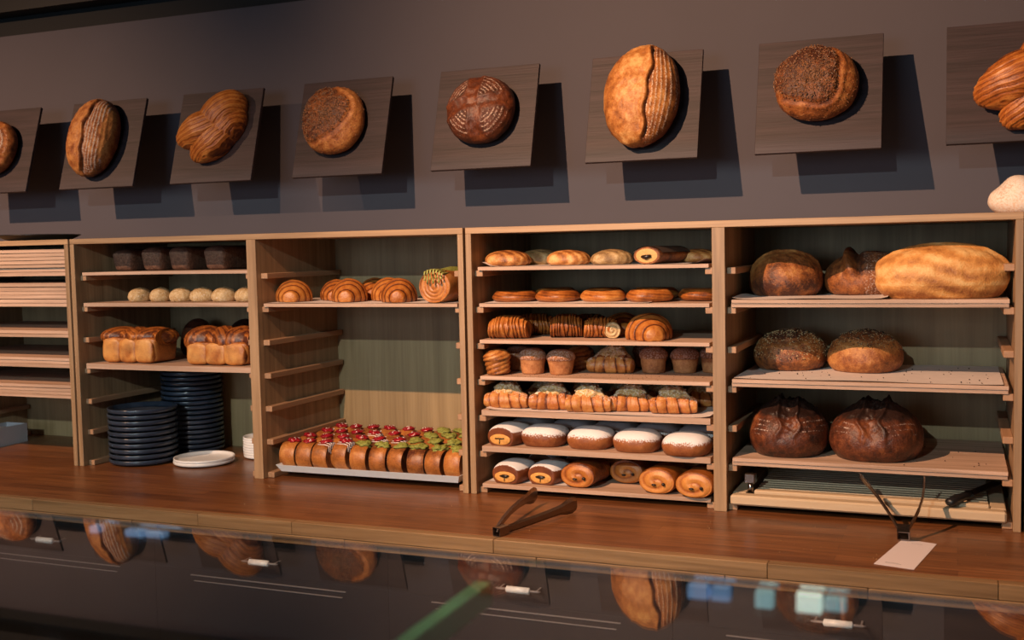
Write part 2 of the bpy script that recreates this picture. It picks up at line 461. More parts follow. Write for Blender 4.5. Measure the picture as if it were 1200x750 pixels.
# left bay: five piles of boards
piles = [(6, 7, 'top pile'), (5, 6, 'second pile from the top'), (4, 2, 'middle pile'), (3, 3, 'fourth pile from the top'), (2, 4, 'lowest pile')]
random.seed(5)
for k, n, nm in piles:
    z = tz(k)
    for j in range(n):
        t = random.choice((.0092, .010, .0106)) * (1.12 if n >= 6 else .98)
        gap = .0004 if j == 0 else random.choice((.0003, .0003, .0012))
        wboard(B0, z + gap * 0, t - .0014 if gap > .001 else t - .0004,
               'board in the %s of the left bay, %s' % (nm, 'at the bottom' if j == 0 else ('at the top' if j == n - 1 else ORD[j] + ' from the bottom')),
               y=.010 + random.uniform(0, .010), inset=.006, dx=random.uniform(-.002, .002), group='birch boards piled in the left bay', warp=random.uniform(0, .0009))
        z += t + (.0010 if n >= 6 else .0006)
# bay with tin loaves
wboard(B1, tz(6), .009, 'thin board under the dark tin loaves', warp=.001)
wboard(B1, tz(5), .011, 'thin board under the row of small pale rolls')
wboard(B1, tz(3), .0155, 'thick board under the two plaited brioche loaves', warp=-.001)
wboard(B2, tz(5), .009, 'board under the ringed rolls and green-glazed log', y=.015)
names3 = ['lowest board, under the pains au chocolat', 'board under the sugar-dusted buns', 'board under the almond croissants',
          'board under the muffins', 'board under the ridged and big spiral rolls', 'board under the flat orange discs', 'top board, under the flat oval pastries']
th3 = [.010, .014, .0145, .009, .009, .009, .009]
for k in range(7): wboard(B3, tz(k), th3[k], names3[k] + ' in the seven-shelf bay', y=.017 + .004 * ((k * 7) % 3 - 1) * .5)
for k, nm in ((5, 'floured loaves and the big golden loaf'), (3, 'two seeded round loaves'), (1, 'two dark scored loaves')):
    wboard(B4, tz(k), .0088, 'lower of the two boards under the ' + nm, y=.018)
    wboard(B4, tz(k) + .0092, .0082, 'upper of the two boards under the ' + nm, y=.015, dx=.001)
Z5 = .0178  # two boards

# baking papers
def paper(x0, x1, y0, y1, z, label, amp=.0015, curl=0, seed=0):
    rs = np.random.RandomState(seed)
    nx, ny = 26, 12; v = []; fc = []
    ph = rs.uniform(0, 6, 4)
    for j in range(ny + 1):
        for i in range(nx + 1):
            fx, fy = i / nx, j / ny
            x = x0 + (x1 - x0) * fx; y = y0 + (y1 - y0) * fy
            h = amp * (1 + math.sin(fx * 11 + ph[0] + fy * 3) * .6 + math.sin(fy * 8 + ph[1] + fx * 5) * .4)
            e = min(fx, 1 - fx) * 10
            h += curl * max(0, 1 - min(fx, 1 - fx) * 14) ** 2 * (.6 + .4 * math.sin(fy * 5 + ph[2]))
            y += .003 * math.sin(fx * 9 + ph[3]) * (1 - fy)
            v.append((x, y, h))
    for j in range(ny):
        for i in range(nx):
            a = j * (nx + 1) + i; fc.append((a, a + 1, a + nx + 2, a + nx + 1))
    n0 = len(v); v += [(a, b_, c - .0003) for a, b_, c in v]
    fc += [tuple(q + n0 for q in ff[::-1]) for ff in list(fc)]
    me = mesh('baking_paper', v, fc, True)
    o = link('baking_paper', me, None, M['paper']); o.location = (0, 0, z + .0006)
    tag(o, label, 'paper', 'sheets of baking paper on the boards'); return o
def crumbs(name, x0, x1, y0, y1, z, n, mat, label, s=.0018, seed=1):
    rs = random.Random(seed); bm = bmesh.new()
    for _ in range(n):
        x, y = rs.uniform(x0, x1), rs.uniform(y0, y1); q = rs.uniform(.5, 1.2) * s
        Mx = Matrix.Translation((x, y, z + q * .5)) @ Euler((rs.random() * 3, rs.random() * 3, rs.random() * 3)).to_matrix().to_4x4() @ Matrix.Diagonal((q, q * .7, q * .5, 1))
        bmesh.ops.create_icosphere(bm, subdivisions=1, radius=1, matrix=Mx)
    o = link(name, bm_mesh(name, bm, True), None, mat); tag(o, label, 'crumbs', None, 'stuff'); return o
paper(B4[0] + 0.012, B4[0] + .36, 0.020, .392, tz(5) + Z5, 'creased baking paper under the floured loaves', .0012, .006, 1)
paper(B4[0] + 0.014, B4[1] - .020, 0.022, .392, tz(3) + Z5, 'baking paper with scattered seeds under the seeded rounds', .0012, .001, 2)
paper(B3[0] + 0.020, B3[1] - .02, 0.022, .392, tz(6) + .009, 'baking paper curling up at both ends under the flat oval pastries', .0006, .012, 3)
paper(B3[0] + 0.026, B3[0] + .46, 0.020, .392, tz(5) + .009, 'baking paper under the flat orange discs', .0008, .003, 4)
paper(B3[0] + 0.024, B3[1] - .012, 0.018, .392, tz(2) + .0145, 'sugary baking paper under the almond croissants', .0008, .005, 5)
paper(B2[0] + 0.016, B2[1] - .02, 0.020, .392, tz(5) + .009, 'baking paper under the ringed rolls', .0008, .002, 6)
paper(B3[0] + 0.016, B3[0] + .30, 0.046, .392, tz(0) + .010, 'baking paper under the buns on the lowest pastry board', .0006, .002, 7)
crumbs('bread_crumbs', B4[0] + .04, B4[1] - .04, .03, .33, tz(3) + Z5 + .002, 70, M['seeddark'], 'dark seeds scattered on the paper around the seeded rounds', .0022)
crumbs('bread_crumbs', B4[0] + .28, B4[1] - .04, .02, .30, tz(1) + Z5, 26, M['seeddark'], 'few crumbs beside the dark scored loaves', .0020, 2)
crumbs('sugar_crumbs', B3[0] + .04, B3[1] - .03, .02, .20, tz(3) + .009, 160, M['seed'], 'cinnamon sugar crumbs in front of the muffins', .0014, 3)
crumbs('bread_crumbs', .72, 2.55, -.33, -.03, 0, 60, M['seedpale'], 'tiny crumbs scattered over the counter', .0013, 4)

# ------------------------------------------------------------------ bread builders
def T3(r_, g_=0, b_=0):
    n = len(r_)
    g_ = np.zeros(n) + g_; b_ = np.zeros(n) + b_
    return np.stack([r_, g_, b_], 1)

def oval_split(name, a, b, c, seam=.30, gray=0.0, seed=0, band=9.0):
    """long loaf, y = length; a rough golden face left of a long split and finely striped floury crust right of it"""
    def fx(P): return P[:, 0] / a - seam * np.cos(P[:, 1] / b * 1.2) + .06 * np.sin(P[:, 1] / b * 4 + seed) + .03 * np.sin(P[:, 1] / b * 11)
    def ln(P): return .5 + .5 * np.sin(P[:, 0] / a * 62 / (1.05 - .45 * (P[:, 1] / b) ** 2) + 2 * np.sin(P[:, 1] / b * 2))
    def fade(P): return sstep(1.0, .80, np.abs(P[:, 1]) / b)
    def sh(D_, P):
        d = fx(P); up = sstep(.1, .5, D_[:, 2]) * fade(P)
        k = 1 + .022 * fbm(P, 45, seed) + .012 * fbm(P, 130, seed + 2) * (d < 0)
        k = k + up * (.05 * np.exp(-((d + .05) / .07) ** 2) - .06 * np.exp(-((d - .05) / .04) ** 2) + .010 * ln(P) * sstep(.05, .12, d))
        return P * k[:, None]
    def to(D_, P):
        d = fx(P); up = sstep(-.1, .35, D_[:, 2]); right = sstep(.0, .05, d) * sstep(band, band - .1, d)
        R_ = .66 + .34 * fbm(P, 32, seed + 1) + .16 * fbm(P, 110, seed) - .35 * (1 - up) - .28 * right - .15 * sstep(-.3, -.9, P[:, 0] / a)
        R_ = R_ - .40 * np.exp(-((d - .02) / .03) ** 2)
        return T3(R_, right * up * (.12 + .45 * ln(P) ** 2 + gray))
    return blob(name, a, b, c, .3, .95, 170, 100, sh, to)

def cross_round(name, a, c, seed=0, rings=11, ang=.25, cw=.24):
    def cr(P):
        x = (P[:, 0] * math.cos(ang) + P[:, 1] * math.sin(ang)) / a; y = (-P[:, 0] * math.sin(ang) + P[:, 1] * math.cos(ang)) / a
        return np.minimum(np.abs(x + .05 * np.sin(y * 7)), np.abs(y + .05 * np.sin(x * 6)))
    def sh(D_, P):
        d = cr(P); up = sstep(.05, .5, D_[:, 2]); rr = np.hypot(P[:, 0], P[:, 1]) / a
        k = 1 + .02 * fbm(P, 40, seed) + up * (.04 * np.exp(-((d - cw * .85) / .06) ** 2) - .03 * np.exp(-(d / .16) ** 2)) + up * .03 * (d < cw * .7) * fbm(P, 110, seed + 2)
        k = k + up * .008 * np.sin(rr * rings * 6.28) * (d > cw)
        return P * k[:, None]
    def to(D_, P):
        d = cr(P); rr = np.hypot(P[:, 0], P[:, 1]) / a; up = sstep(-.1, .4, D_[:, 2])
        ring = .5 + .5 * np.sin(rr * rings * 6.28)
        out = sstep(cw * .75, cw * 1.05, d)
        R_ = .5 + .3 * fbm(P, 45, seed + 1) * .8 - .2 * (1 - up) - .15 * out
        F_ = out * up * (.08 + .46 * ring) * sstep(1.05, .8, rr)
        return T3(R_, F_)
    return blob(name, a, a * .98, c, .3, .95, 100, 60, sh, to)

def seeded_round(name, a, b, c, seed=0, patch=(-.18, .12, .78), ledge=.09):
    px, py, pr = patch
    def pd(P):
        x = P[:, 0] / a - px; y = P[:, 1] / b - py
        th = np.arctan2(y, x)
        return np.hypot(x, y) - pr * (1 - .10 * np.cos(3 * th + 1 + seed) + .03 * np.sin(5 * th))
    def sh(D_, P):
        up = sstep(.0, .4, D_[:, 2]); d = pd(P)
        k = 1 + .02 * fbm(P, 40, seed) + up * ledge * .6 * sstep(.04, -.04, d) + .03 * up * np.exp(-((d - .16) / .04) ** 2) + .02 * sstep(0, -.05, d) * fbm(P, 160, seed + 1)
        return P * k[:, None]
    def to(D_, P):
        d = pd(P); up = sstep(.1, .35, D_[:, 2])
        R_ = .66 + .3 * fbm(P, 38, seed + 2) - .5 * sstep(.03, -.03, d) * up - .3 * np.exp(-((d - .06) / .03) ** 2) * up - .1 * (1 - up)
        return T3(R_)
    me = blob(name, a, b, c, .3, .92, 90, 56, sh, to)
    return me, pd
def scatter_seeds(me, n, size, seed, region=None, zmin=.35, lift=0.0):
    """tiny tetra-like seeds standing on the vertices' neighbourhood of a mesh"""
    rs = np.random.RandomState(seed)
    V = np.array([v.co[:] for v in me.vertices]); NN = np.array([v.normal[:] for v in me.vertices])
    zm = V[:, 2].max()
    ok = np.where((NN[:, 2] > zmin) & (V[:, 2] > zm * .3))[0]
    if region is not None: ok = ok[region(V[ok])]
    if len(ok) == 0: ok = np.arange(len(V))
    wgt = None
    v = []; fc = []
    base = np.array([(1, 0, 0), (-1, 0, 0), (0, .5, 0), (0, -.5, 0), (0, 0, .45), (0, 0, -.45)])
    tri = [(0, 2, 4), (2, 1, 4), (1, 3, 4), (3, 0, 4), (2, 0, 5), (1, 2, 5), (3, 1, 5), (0, 3, 5)]
    for i in range(n):
        k = ok[rs.randint(len(ok))]
        nn = Vector(NN[k]); q = nn.to_track_quat('Z', 'Y').to_matrix() @ Euler((rs.uniform(-.5, .5), rs.uniform(-.5, .5), rs.uniform(0, 6.28))).to_matrix()
        tang = q @ Vector((rs.uniform(-1, 1), rs.uniform(-1, 1), 0))
        s = size * rs.uniform(.7, 1.3)
        c0 = Vector(V[k]) + tang * size * 1.6 + nn * (s * .15 + lift)
        off = len(v)
        for bb in base: v.append(c0 + q @ (Vector(bb) * s))
        fc += [tuple(off + t for t in tt) for tt in tri]
    return mesh('seeds', v, fc, False)

def streaked_lobe(c, ang, L, W_, Hh, seed, tip=.5, n=(170, 110), freq=11.0, base=.52):
    """flaky dome with streaks bending along its length"""
    D_, fc = sphere_dirs(*n)
    P = D_ * np.array([L, W_, Hh])
    tp = 1 - tip * .35 * sstep(0, 1, D_[:, 0])
    P[:, 1] *= tp; P[:, 2] *= tp
    vv = D_[:, 1] + .35 * D_[:, 0] ** 2 + .10 * fbm(D_, 2.5, seed)
    st = np.sin(vv * freq * 2.2) * .45 + np.sin(vv * freq * 5.3 + 3 * D_[:, 0]) * .35 + np.sin(vv * freq * 11 + 5 * D_[:, 0]) * .3
    P *= (1 + .024 * st)[:, None]
    t = base + .36 * st + .16 * fbm(P, 60, seed) - .35 * sstep(.65, 1.0, np.abs(D_[:, 1]))
    ca, sa = math.cos(ang), math.sin(ang)
    Q = np.stack([P[:, 0] * ca - P[:, 1] * sa + c[0], P[:, 0] * sa + P[:, 1] * ca + c[1], P[:, 2] + c[2]], 1)
    return Q, T3(t), fc
def merge_lobes(name, lobes, zfloor=0.0):
    V = []; Tn = []; F = []; off = 0
    for Q, t, fc in lobes:
        Q[:, 2] = np.maximum(Q[:, 2], zfloor)
        V.append(Q); Tn.append(t); F += [tuple(off + i for i in q) for q in fc]; off += len(Q)
    return mesh(name, np.concatenate(V), F, True, np.concatenate(Tn))
def twist(name, k=1.0, seed=0):
    R_ = math.radians
    L = [streaked_lobe((.024 * k, .046 * k, .026 * k), R_(48), .092 * k, .062 * k, .066 * k, seed, .0),
         streaked_lobe((-.036 * k, -.004 * k, .036 * k), R_(203), .096 * k, .058 * k, .060 * k, seed + 1, .45),
         streaked_lobe((.002 * k, -.032 * k, .022 * k), R_(222), .096 * k, .058 * k, .056 * k, seed + 2, .5, base=.48),
         streaked_lobe((.040 * k, .012 * k, .020 * k), R_(52), .080 * k, .056 * k, .054 * k, seed + 3, .2, base=.44)]
    return merge_lobes(name, L)

def croissant(name, L, R_, wraps=5, curve=0.0, flat=.85, seed=0, flour=0.0, tipr=.22, stripes=False, edge=.55, power=1.6, sink=None, stepk=.055, wob=.05):
    """wrapped roll, x = axis. Each wrap steps out over the next, dark line where it ends."""
    ns, nph = 150, 48
    v = np.zeros((ns * nph, 3)); tn = np.zeros((ns * nph, 3)); fc = []
    ph = np.linspace(0, 2 * PI, nph, endpoint=False)
    for i in range(ns):
        s = -1 + 2 * i / (ns - 1)
        a_ = abs(s)
        env = tipr + (1 - tipr) * (1 - a_ ** power)
        if a_ > .94: env *= max(.05, 1 - ((a_ - .94) / .06) ** 2 * .9)
        t = a_ * (wraps + .5) + .5
        # spiral: wraps slant a little round the body
        tt = t + .16 * np.sin(ph + seed) * np.sign(s) + wob * (nz(np.stack([np.full(nph, s * 2.0), np.cos(ph), np.sin(ph)], 1), 2.2, seed) + .5 * np.sin(s * 11 + seed))
        fr = tt - np.floor(tt)                     # 0 at the step .. 1
        step = .5 - fr
        rr = R_ * env * (.955 + stepk * sstep(.0, .6, fr))
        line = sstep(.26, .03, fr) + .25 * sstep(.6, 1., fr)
        sl = slice(i * nph, (i + 1) * nph)
        x = s * L / 2
        v[sl, 0] = x
        v[sl, 1] = rr * np.cos(ph) + curve * s * s
        v[sl, 2] = rr * np.sin(ph) * flat
        Pn = v[sl]
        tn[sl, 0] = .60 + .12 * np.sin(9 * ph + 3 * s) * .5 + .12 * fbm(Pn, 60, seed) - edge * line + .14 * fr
        if stripes: tn[sl, 0] -= .22 * (.5 + .5 * np.sin(s * 60 + 3 * ph))
        tn[sl, 1] = flour * sstep(.0, .8, np.sin(ph)) * (.7 + .5 * fbm(Pn, 90, seed + 1))
    for i in range(ns - 1):
        for k in range(nph):
            fc.append((i * nph + k, (i + 1) * nph + k, (i + 1) * nph + (k + 1) % nph, i * nph + (k + 1) % nph))
    fc.append(tuple(range(nph))); fc.append(tuple((ns - 1) * nph + k for k in range(nph))[::-1])
    # rest on a nearly straight belly: lift the tips down to the board
    if sink is None:
        for i in range(ns):
            sl = slice(i * nph, (i + 1) * nph)
            v[sl, 2] -= v[sl, 2].min()
    else:
        v[:, 2] = np.maximum(v[:, 2] + sink, 0)
    v[:, 2] = v[:, 2] * 1.0
    v *= (1 + .020 * fbm(v, 55, seed + 1))[:, None]; v[:, 2] = np.maximum(v[:, 2], 0)
    return mesh(name, v, fc[:], True, tn)

def log_roll(name, L, Rx, Rz, ends='spiral', seed=0, flour=0.0, e=1.0, nose=.35, darkside=0.0, yscale=1.0, rings=3.2, lines=0.0, ra=.55, barrel=0.0):
    """roll lying along y, blunt ends. Front end at y=0. ends: spiral rings / cut (pale with a dark gap)"""
    ns, nph, nr = 40, 56, 16
    ph = np.linspace(0, 2 * PI, nph, endpoint=False)
    cs, sn = np.cos(ph), np.sin(ph)
    cx_ = np.sign(cs) * np.abs(cs) ** e; sz_ = np.sign(sn) * np.abs(sn) ** e
    rings_ = []
    def ring(k, y, nose_=0):
        return k, y
    sect = []
    for j in range(nr):        # front face, centre to rim
        q = (j + .02) / (nr - 1) if j < nr - 1 else 1
        q = min(q, 1)
        sect.append((q * .93, L * .012 - nose * Rz * .28 * math.sqrt(max(0, 1 - (q * .93) ** 2)), 'F'))
    for j in range(ns):
        y = L * (j / (ns - 1))
        edge = min(y, L - y); k = 1 - .07 * max(0, 1 - edge / (.10 * L)) ** 2
        k *= 1 + .02 * math.sin(y / L * 3 + seed)
        if barrel: k = 1 - barrel * abs(2 * y / L - 1) ** 3.0
        sect.append((k, y + .0, 'S'))
    for j in range(nr):
        q = 1 - j / (nr - 1)
        sect.append((max(.01, q * .93), L - L * .012 + nose * Rz * .28 * math.sqrt(max(0, 1 - (q * .93) ** 2)), 'B'))
    v = []; tn = []; fc = []
    for (k, y, ty) in sect:
        P = np.stack([cx_ * Rx * k, np.full(nph, y) * yscale, sz_ * Rz * k], 1)
        if ty == 'S':
            n_ = fbm(P, 40, seed); P[:, 0] *= 1 + .02 * n_; P[:, 2] *= 1 + .03 * n_
            Rr = .42 + .16 * n_ + .10 * np.maximum(0, -sn) - .25 * np.maximum(0, sn) * (1 - 0) * .6
            if lines: Rr = Rr - lines * (.5 + .5 * np.sin(y / L * 70 + 2 * np.sin(ph * 2))) ** 2
            edge = min(y, L - y) / L
            Fl = flour * sstep(.15, .75, sn) * (1 if True else 0)
            t = T3(Rr, Fl)
        else:
            if ends == 'spiral':
                th = ph / (2 * PI)
                fr = (k * rings + th) % 1
                Rr = (.80 if ra > .4 else .52) - ra * np.exp(-((fr - .5) / .13) ** 2) + .05 * fbm(P, 80, seed)
                P[:, 1] += (1 if ty == 'B' else -1) * .0035 * (1 - np.abs(fr - .5) * 2) * -1 * (k > .1)
                t = T3(Rr * (1 if k < .86 else .8), 0, 0)
            elif ends == 'disc':
                t = T3(np.full(nph, .12 + .05 * (k > .7)) + .08 * fbm(P, 60, seed), 0, 0)
            else:
                cut = k < .80
                t = T3(np.full(nph, .55), 0, np.full(nph, 1.0 if cut else 0.0))
        v.append(P); tn.append(t)
    n = len(sect)
    for i in range(n - 1):
        for k in range(nph):
            fc.append((i * nph + k, i * nph + (k + 1) % nph, (i + 1) * nph + (k + 1) % nph, (i + 1) * nph + k))
    fc.append(tuple(range(nph))[::-1]); fc.append(tuple((n - 1) * nph + k for k in range(nph)))
    v = np.concatenate(v); tn = np.concatenate(tn)
    v[:, 2] = np.maximum(v[:, 2], -Rz * .93) + Rz * .93
    fc = [tuple(q[::-1]) for q in fc]
    return mesh(name, v, fc, True, tn)

def flip(me):
    bm = bmesh.new(); bm.from_mesh(me); bmesh.ops.recalc_face_normals(bm, faces=bm.faces); bm.to_mesh(me); bm.free(); return me

def put(name, me, mat, loc, rz=0, label='', cat='bread', group=None, sc=1.0, rx=0, ry=0):
    o = link(name, me, None, mat)
    o.location = loc; o.rotation_euler = (rx, ry, rz)
    o.scale = (sc, sc, sc) if not hasattr(sc, '__len__') else sc
    tag(o, label, cat, group); return o

# ------------------------------------------------------------------ display boards on the wall, each with a loaf
BX = [-0.558, -0.11, 0.339, 0.789, 1.248, 1.706, 2.154, 2.602]
BZ = 1.002
tilt = math.atan2(.086, .288)
blab = ['at the left edge of the picture, under a cross-cut loaf', 'second from the left, under the loaf with a grey stripe', 'under the smaller twisted loaf', 'under the seeded loaf left of the cross-scored round',
        'under the dark cross-scored round', 'under the big golden loaf with striped side', 'second from the right, under a seeded loaf', 'at the right edge, under the large twisted loaf']
for i, x in enumerate(BX):
    root = empty('display_board', (x, D - .158, BZ), (tilt * -1, 0, 0))
    # local: y points to the wall, z along the board
    tag(root, 'dark-stained square wooden board ' + blab[i], 'board', 'display boards on the wall')
    box('panel', -.1515, .1515, 0, .010, -.150, .150, M['board'], root, .0008)
    v, fc = tube([(0, .010, .02), (0, .135 - .01, .02 + .0)], .006, 10)
    br = link('bracket', mesh('bracket', v, fc), root, M['black'])
def board_frame(x, dx=0, dz=0, rz=0, off=.0):
    """matrix: loaf z -> board normal (to the room), loaf y -> up the board"""
    base = Matrix.Translation((x, D - .158, BZ)) @ Matrix.Rotation(-tilt, 4, 'X')
    loc = Matrix.Translation((dx, -.0005 - off, dz)) @ Matrix(((1, 0, 0, 0), (0, 0, -1, 0), (0, 1, 0, 0), (0, 0, 0, 1))) @ Matrix.Rotation(rz, 4, 'Z')
    return base @ loc
def wall_loaf(name, me, mat, Mx, label):
    o = link(name, me, None, mat); o.matrix_world = Mx; tag(o, label, 'bread', 'loaves mounted on the wall boards'); return o
wall_loaf('cross_loaf', cross_round('cross_loaf', .098, .085, 3, 8, .9), C['rust'], board_frame(BX[0], .0, 0), 'golden cross-cut round loaf on the leftmost wall board, half out of the picture')
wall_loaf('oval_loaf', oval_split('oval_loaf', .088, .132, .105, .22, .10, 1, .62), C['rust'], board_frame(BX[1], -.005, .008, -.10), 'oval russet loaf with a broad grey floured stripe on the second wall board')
wall_loaf('twisted_loaf', twist('twisted_loaf', .98, 1), C['orange'], board_frame(BX[2], .012, .010, 0), 'small twisted orange-brown loaf leaning on the third wall board')
def seeded_wall(x, a, b, c, seed, dx, dz, label, n):
    me, pd = seeded_round('seeded_loaf', a, b, c, seed)
    o = wall_loaf('seeded_loaf', me, C['rust'], board_frame(x, dx, dz, 0), label)
    sm = scatter_seeds(me, n, .0032, seed, lambda P: pd(P) < .02, .2)
    s = link('seeds', sm, o, M['seed']); s['kind'] = 'stuff'; s['label'] = 'crust of brown seeds'
    s = link('seeds', scatter_seeds(me, n, .0026, seed + 9, lambda P: pd(P) < .05, .0), o, M['seedlight']); s['kind'] = 'stuff'
    s = link('seeds', scatter_seeds(me, n // 2, .0022, seed + 19, None, -.3), o, M['seedlight']); s['kind'] = 'stuff'
    return o
seeded_wall(BX[3], .098, .102, .080, 2, -.012, .010, 'round seeded loaf on the fourth wall board, left of the cross-scored round', 900)
wall_loaf('cross_loaf', cross_round('cross_loaf', .100, .085, 1, 10, .12), C['dark'], board_frame(BX[4], .0, .010, 0), 'dark round loaf with floury rings and a cross cut, on the fifth wall board')
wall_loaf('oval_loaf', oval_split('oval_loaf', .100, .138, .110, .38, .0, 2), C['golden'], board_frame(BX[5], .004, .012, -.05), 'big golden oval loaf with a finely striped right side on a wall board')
seeded_wall(BX[6], .100, .094, .085, 5, -.002, .014, 'round seeded loaf on the wall board second from the right', 900)
wall_loaf('twisted_loaf', twist('twisted_loaf', 1.12, 2), C['orange'], board_frame(BX[7], .048, -.012, 0), 'large twisted orange loaf on the wall board at the right edge')

# pale loaf on top of the shelves, right edge
def sh_(D_, P):
    s = P[:, 0]
    P = P * (1 + .05 * np.sin(P[:, 0] * 90)[:, None] * sstep(0, .6, D_[:, 2])[:, None] + .03 * fbm(P, 25, 1)[:, None]); return P
put('pale_loaf', blob('pale_loaf', .105, .07, .085, .3, .95, 60, 40, sh_, lambda D_, P: T3(.55 + .3 * fbm(P, 30, 2), .5)), C['cream'], (2.645, .13, H + .0005), .1,
    'pale floured loaf lying on top of the shelves at the right edge')
# black round dish on top left
me = lathe('black_dish', [(.001, 0), (.08, 0), (.10, .004), (.125, .016), (.128, .017), (.124, .019), (.10, .009), (.001, .006)], 48)
put('black_dish', me, M['black'], (-.25, .13, H + .0005), 0, 'shallow round black dish on top of the shelves at the left edge', 'dish')

# ------------------------------------------------------------------ bay 1: tin loaves, rolls, brioche, plates
def tin_loaf(name, w_, d, h, seed=0):
    def sh(D_, P):
        z = P[:, 2] / h
        k = .80 + .20 * np.clip(z, 0, 1)
        P[:, 0] *= k; P[:, 1] *= .9 + .1 * np.clip(z, 0, 1)
        n_ = fbm(P, 60, seed); return P * (1 + .02 * n_)[:, None]
    D_, fc = sphere_dirs(56, 36)
    q = np.sign(D_) * np.abs(D_) ** .28
    P = np.stack([q[:, 0] * w_ / 2, q[:, 1] * d / 2, (q[:, 2] * .5 + .5) * h], 1)
    P[:, 2] += .10 * h * sstep(.5, 1, D_[:, 2]) * (1 - (P[:, 0] / (w_ / 2)) ** 2)
    P = sh(D_, P); P[:, 2] = np.maximum(P[:, 2], 0)
    t = T3(.55 + .35 * fbm(P, 45, seed + 1) - .3 * sstep(.6, 1, D_[:, 2]), .1)
    return mesh(name, P, fc, True, t)
zt = tz(6) + .0095
rye = tin_loaf('tin_loaf', .082, .20, .066, 1)
for i, (x, dy, dk) in enumerate(((.095, .09, 0), (.205, .09, 0), (.310, .09, 0), (.437, .09, 0))):
    put('tin_loaf', rye, C['rye'], (x, .11 + dy, zt), .02 * (i % 2) - .01, 'dark brown rye tin loaf on the top shelf, ' + ['set back in the shade, leftmost', 'second from the left', 'third from the left', 'beside the shelf divider'][i],
        'bread', 'rye tin loaves on the top shelf', (1, .95, .93 if i == 0 else 1))
zt = tz(5) + .0115
def roll_tone(D_, P): return T3(.7 + .3 * fbm(P, 60, 1) - .35 * sstep(.75, 1, D_[:, 2]), .25)
rl = blob('small_roll', .033, .038, .040, .35, .95, 36, 24, lambda D_, P: P * (1 + .04 * fbm(P, 60, 2))[:, None], roll_tone)
rsd = scatter_seeds(rl, 90, .0014, 4, None, .3)
for i in range(6):
    x = .173 + i * .0774
    o = put('small_roll', rl, C['pale'], (x, .098, zt), i * .7, 'small pale speckled roll, ' + ['leftmost in its row', 'second from the left', 'third from the left', 'fourth from the left', 'fifth from the left', 'last in the row by the divider'][i], 'bread', 'small pale rolls on the second shelf')
    s = link('seeds', rsd, o, M['seedpale']); s['kind'] = 'stuff'
zt = tz(3) + .016
def brioche(name, seed, L=.215, d=.12, h=.080, lobes=3, plait=.030):
    """tin brioche: straight pale sides in lobes, dark streaked plait bulging over the top"""
    D_, fc = sphere_dirs(130, 70)
    q = np.sign(D_) * np.abs(D_) ** .26
    P = np.stack([q[:, 0] * L / 2, q[:, 1] * d / 2, (q[:, 2] * .5 + .5) * h], 1)
    z = np.clip(P[:, 2] / h, 0, 1)
    fl = .90 + .10 * z; P[:, 0] *= fl; P[:, 1] *= fl
    ux = P[:, 0] / (L / 2)
    lob = np.abs(np.cos((ux * lobes / 2 + (.5 if lobes % 2 == 0 else 0)) * PI)) ** .4
    P[:, 1] *= 1 - .06 * (1 - lob)
    P *= (1 + .008 * fbm(P, 80, seed))[:, None]
    P[:, 2] = np.maximum(P[:, 2], 0)
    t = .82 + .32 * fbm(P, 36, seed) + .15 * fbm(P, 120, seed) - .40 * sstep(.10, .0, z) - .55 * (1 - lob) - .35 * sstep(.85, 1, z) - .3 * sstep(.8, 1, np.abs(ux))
    pal = sstep(.10, .22, z) * sstep(.92, .70, z) * (.35 + .5 * lob) * sstep(.97, .8, np.abs(ux))
    parts = [(P, T3(t, 0, pal * (.55 + .25 * fbm(P, 50, seed + 2))), fc)]
    n = lobes
    for i in range(n):
        DD, ff = sphere_dirs(60, 44)
        xx = (-1 + (2 * i + 1) / n) * L * .43
        QQ = np.sign(DD) * np.abs(DD) ** .6 * np.array([L / n * .50, d * .12, h * .47]) + np.array([xx, -d * .40, h * .47])
        QQ *= (1 + .012 * fbm(QQ, 70, seed + i))[:, None]
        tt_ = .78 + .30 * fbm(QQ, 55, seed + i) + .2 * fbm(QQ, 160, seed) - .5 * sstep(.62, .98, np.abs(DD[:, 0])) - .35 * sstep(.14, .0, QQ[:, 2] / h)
        parts.append((QQ, T3(tt_, 0, .35 * sstep(.95, .5, np.abs(DD[:, 0])) * sstep(0, .25, QQ[:, 2] / h) * (.7 + .6 * fbm(QQ, 80, seed + 1))), ff))
    for i in range(n):
        x = (-1 + (2 * i + 1) / n) * L * .44
        parts.append(streaked_lobe((x, -.001, h * .97), .75 if i % 2 == 0 else 2.3, d * .56, d * .40, plait * .95, seed + i, 0, (80, 44), 8, .34))
        parts.append(streaked_lobe((x + L / n * .45, .0, h * .96), 2.35 if i % 2 == 0 else .8, d * .50, d * .36, plait * .85, seed + i + 4, 0, (70, 40), 8, .30))
    mm = parts[-1]; mm[0][:, 0] = np.minimum(mm[0][:, 0], L * .49)
    return merge_lobes(name, parts)
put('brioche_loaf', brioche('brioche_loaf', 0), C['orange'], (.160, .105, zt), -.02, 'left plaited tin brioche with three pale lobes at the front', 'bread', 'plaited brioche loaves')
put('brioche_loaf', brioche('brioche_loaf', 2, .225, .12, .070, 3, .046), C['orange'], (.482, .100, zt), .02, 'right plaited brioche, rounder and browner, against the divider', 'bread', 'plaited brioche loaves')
for i, (x, y) in enumerate(((.20, .335), (.38, .33), (.52, .345))):
    put('round_loaf', blob('round_loaf', .058, .06, .115, .3, 1, 40, 26, lambda D_, P: P * (1 + .04 * fbm(P, 40, 3))[:, None], lambda D_, P: T3(.3 + .3 * fbm(P, 40, 1))),
        C['dark'], (x, y, zt), i, 'dark brown loaf in the shade behind the brioches, ' + ['left of three', 'middle of three', 'right of three'][i], 'bread', 'dark loaves behind the brioches')
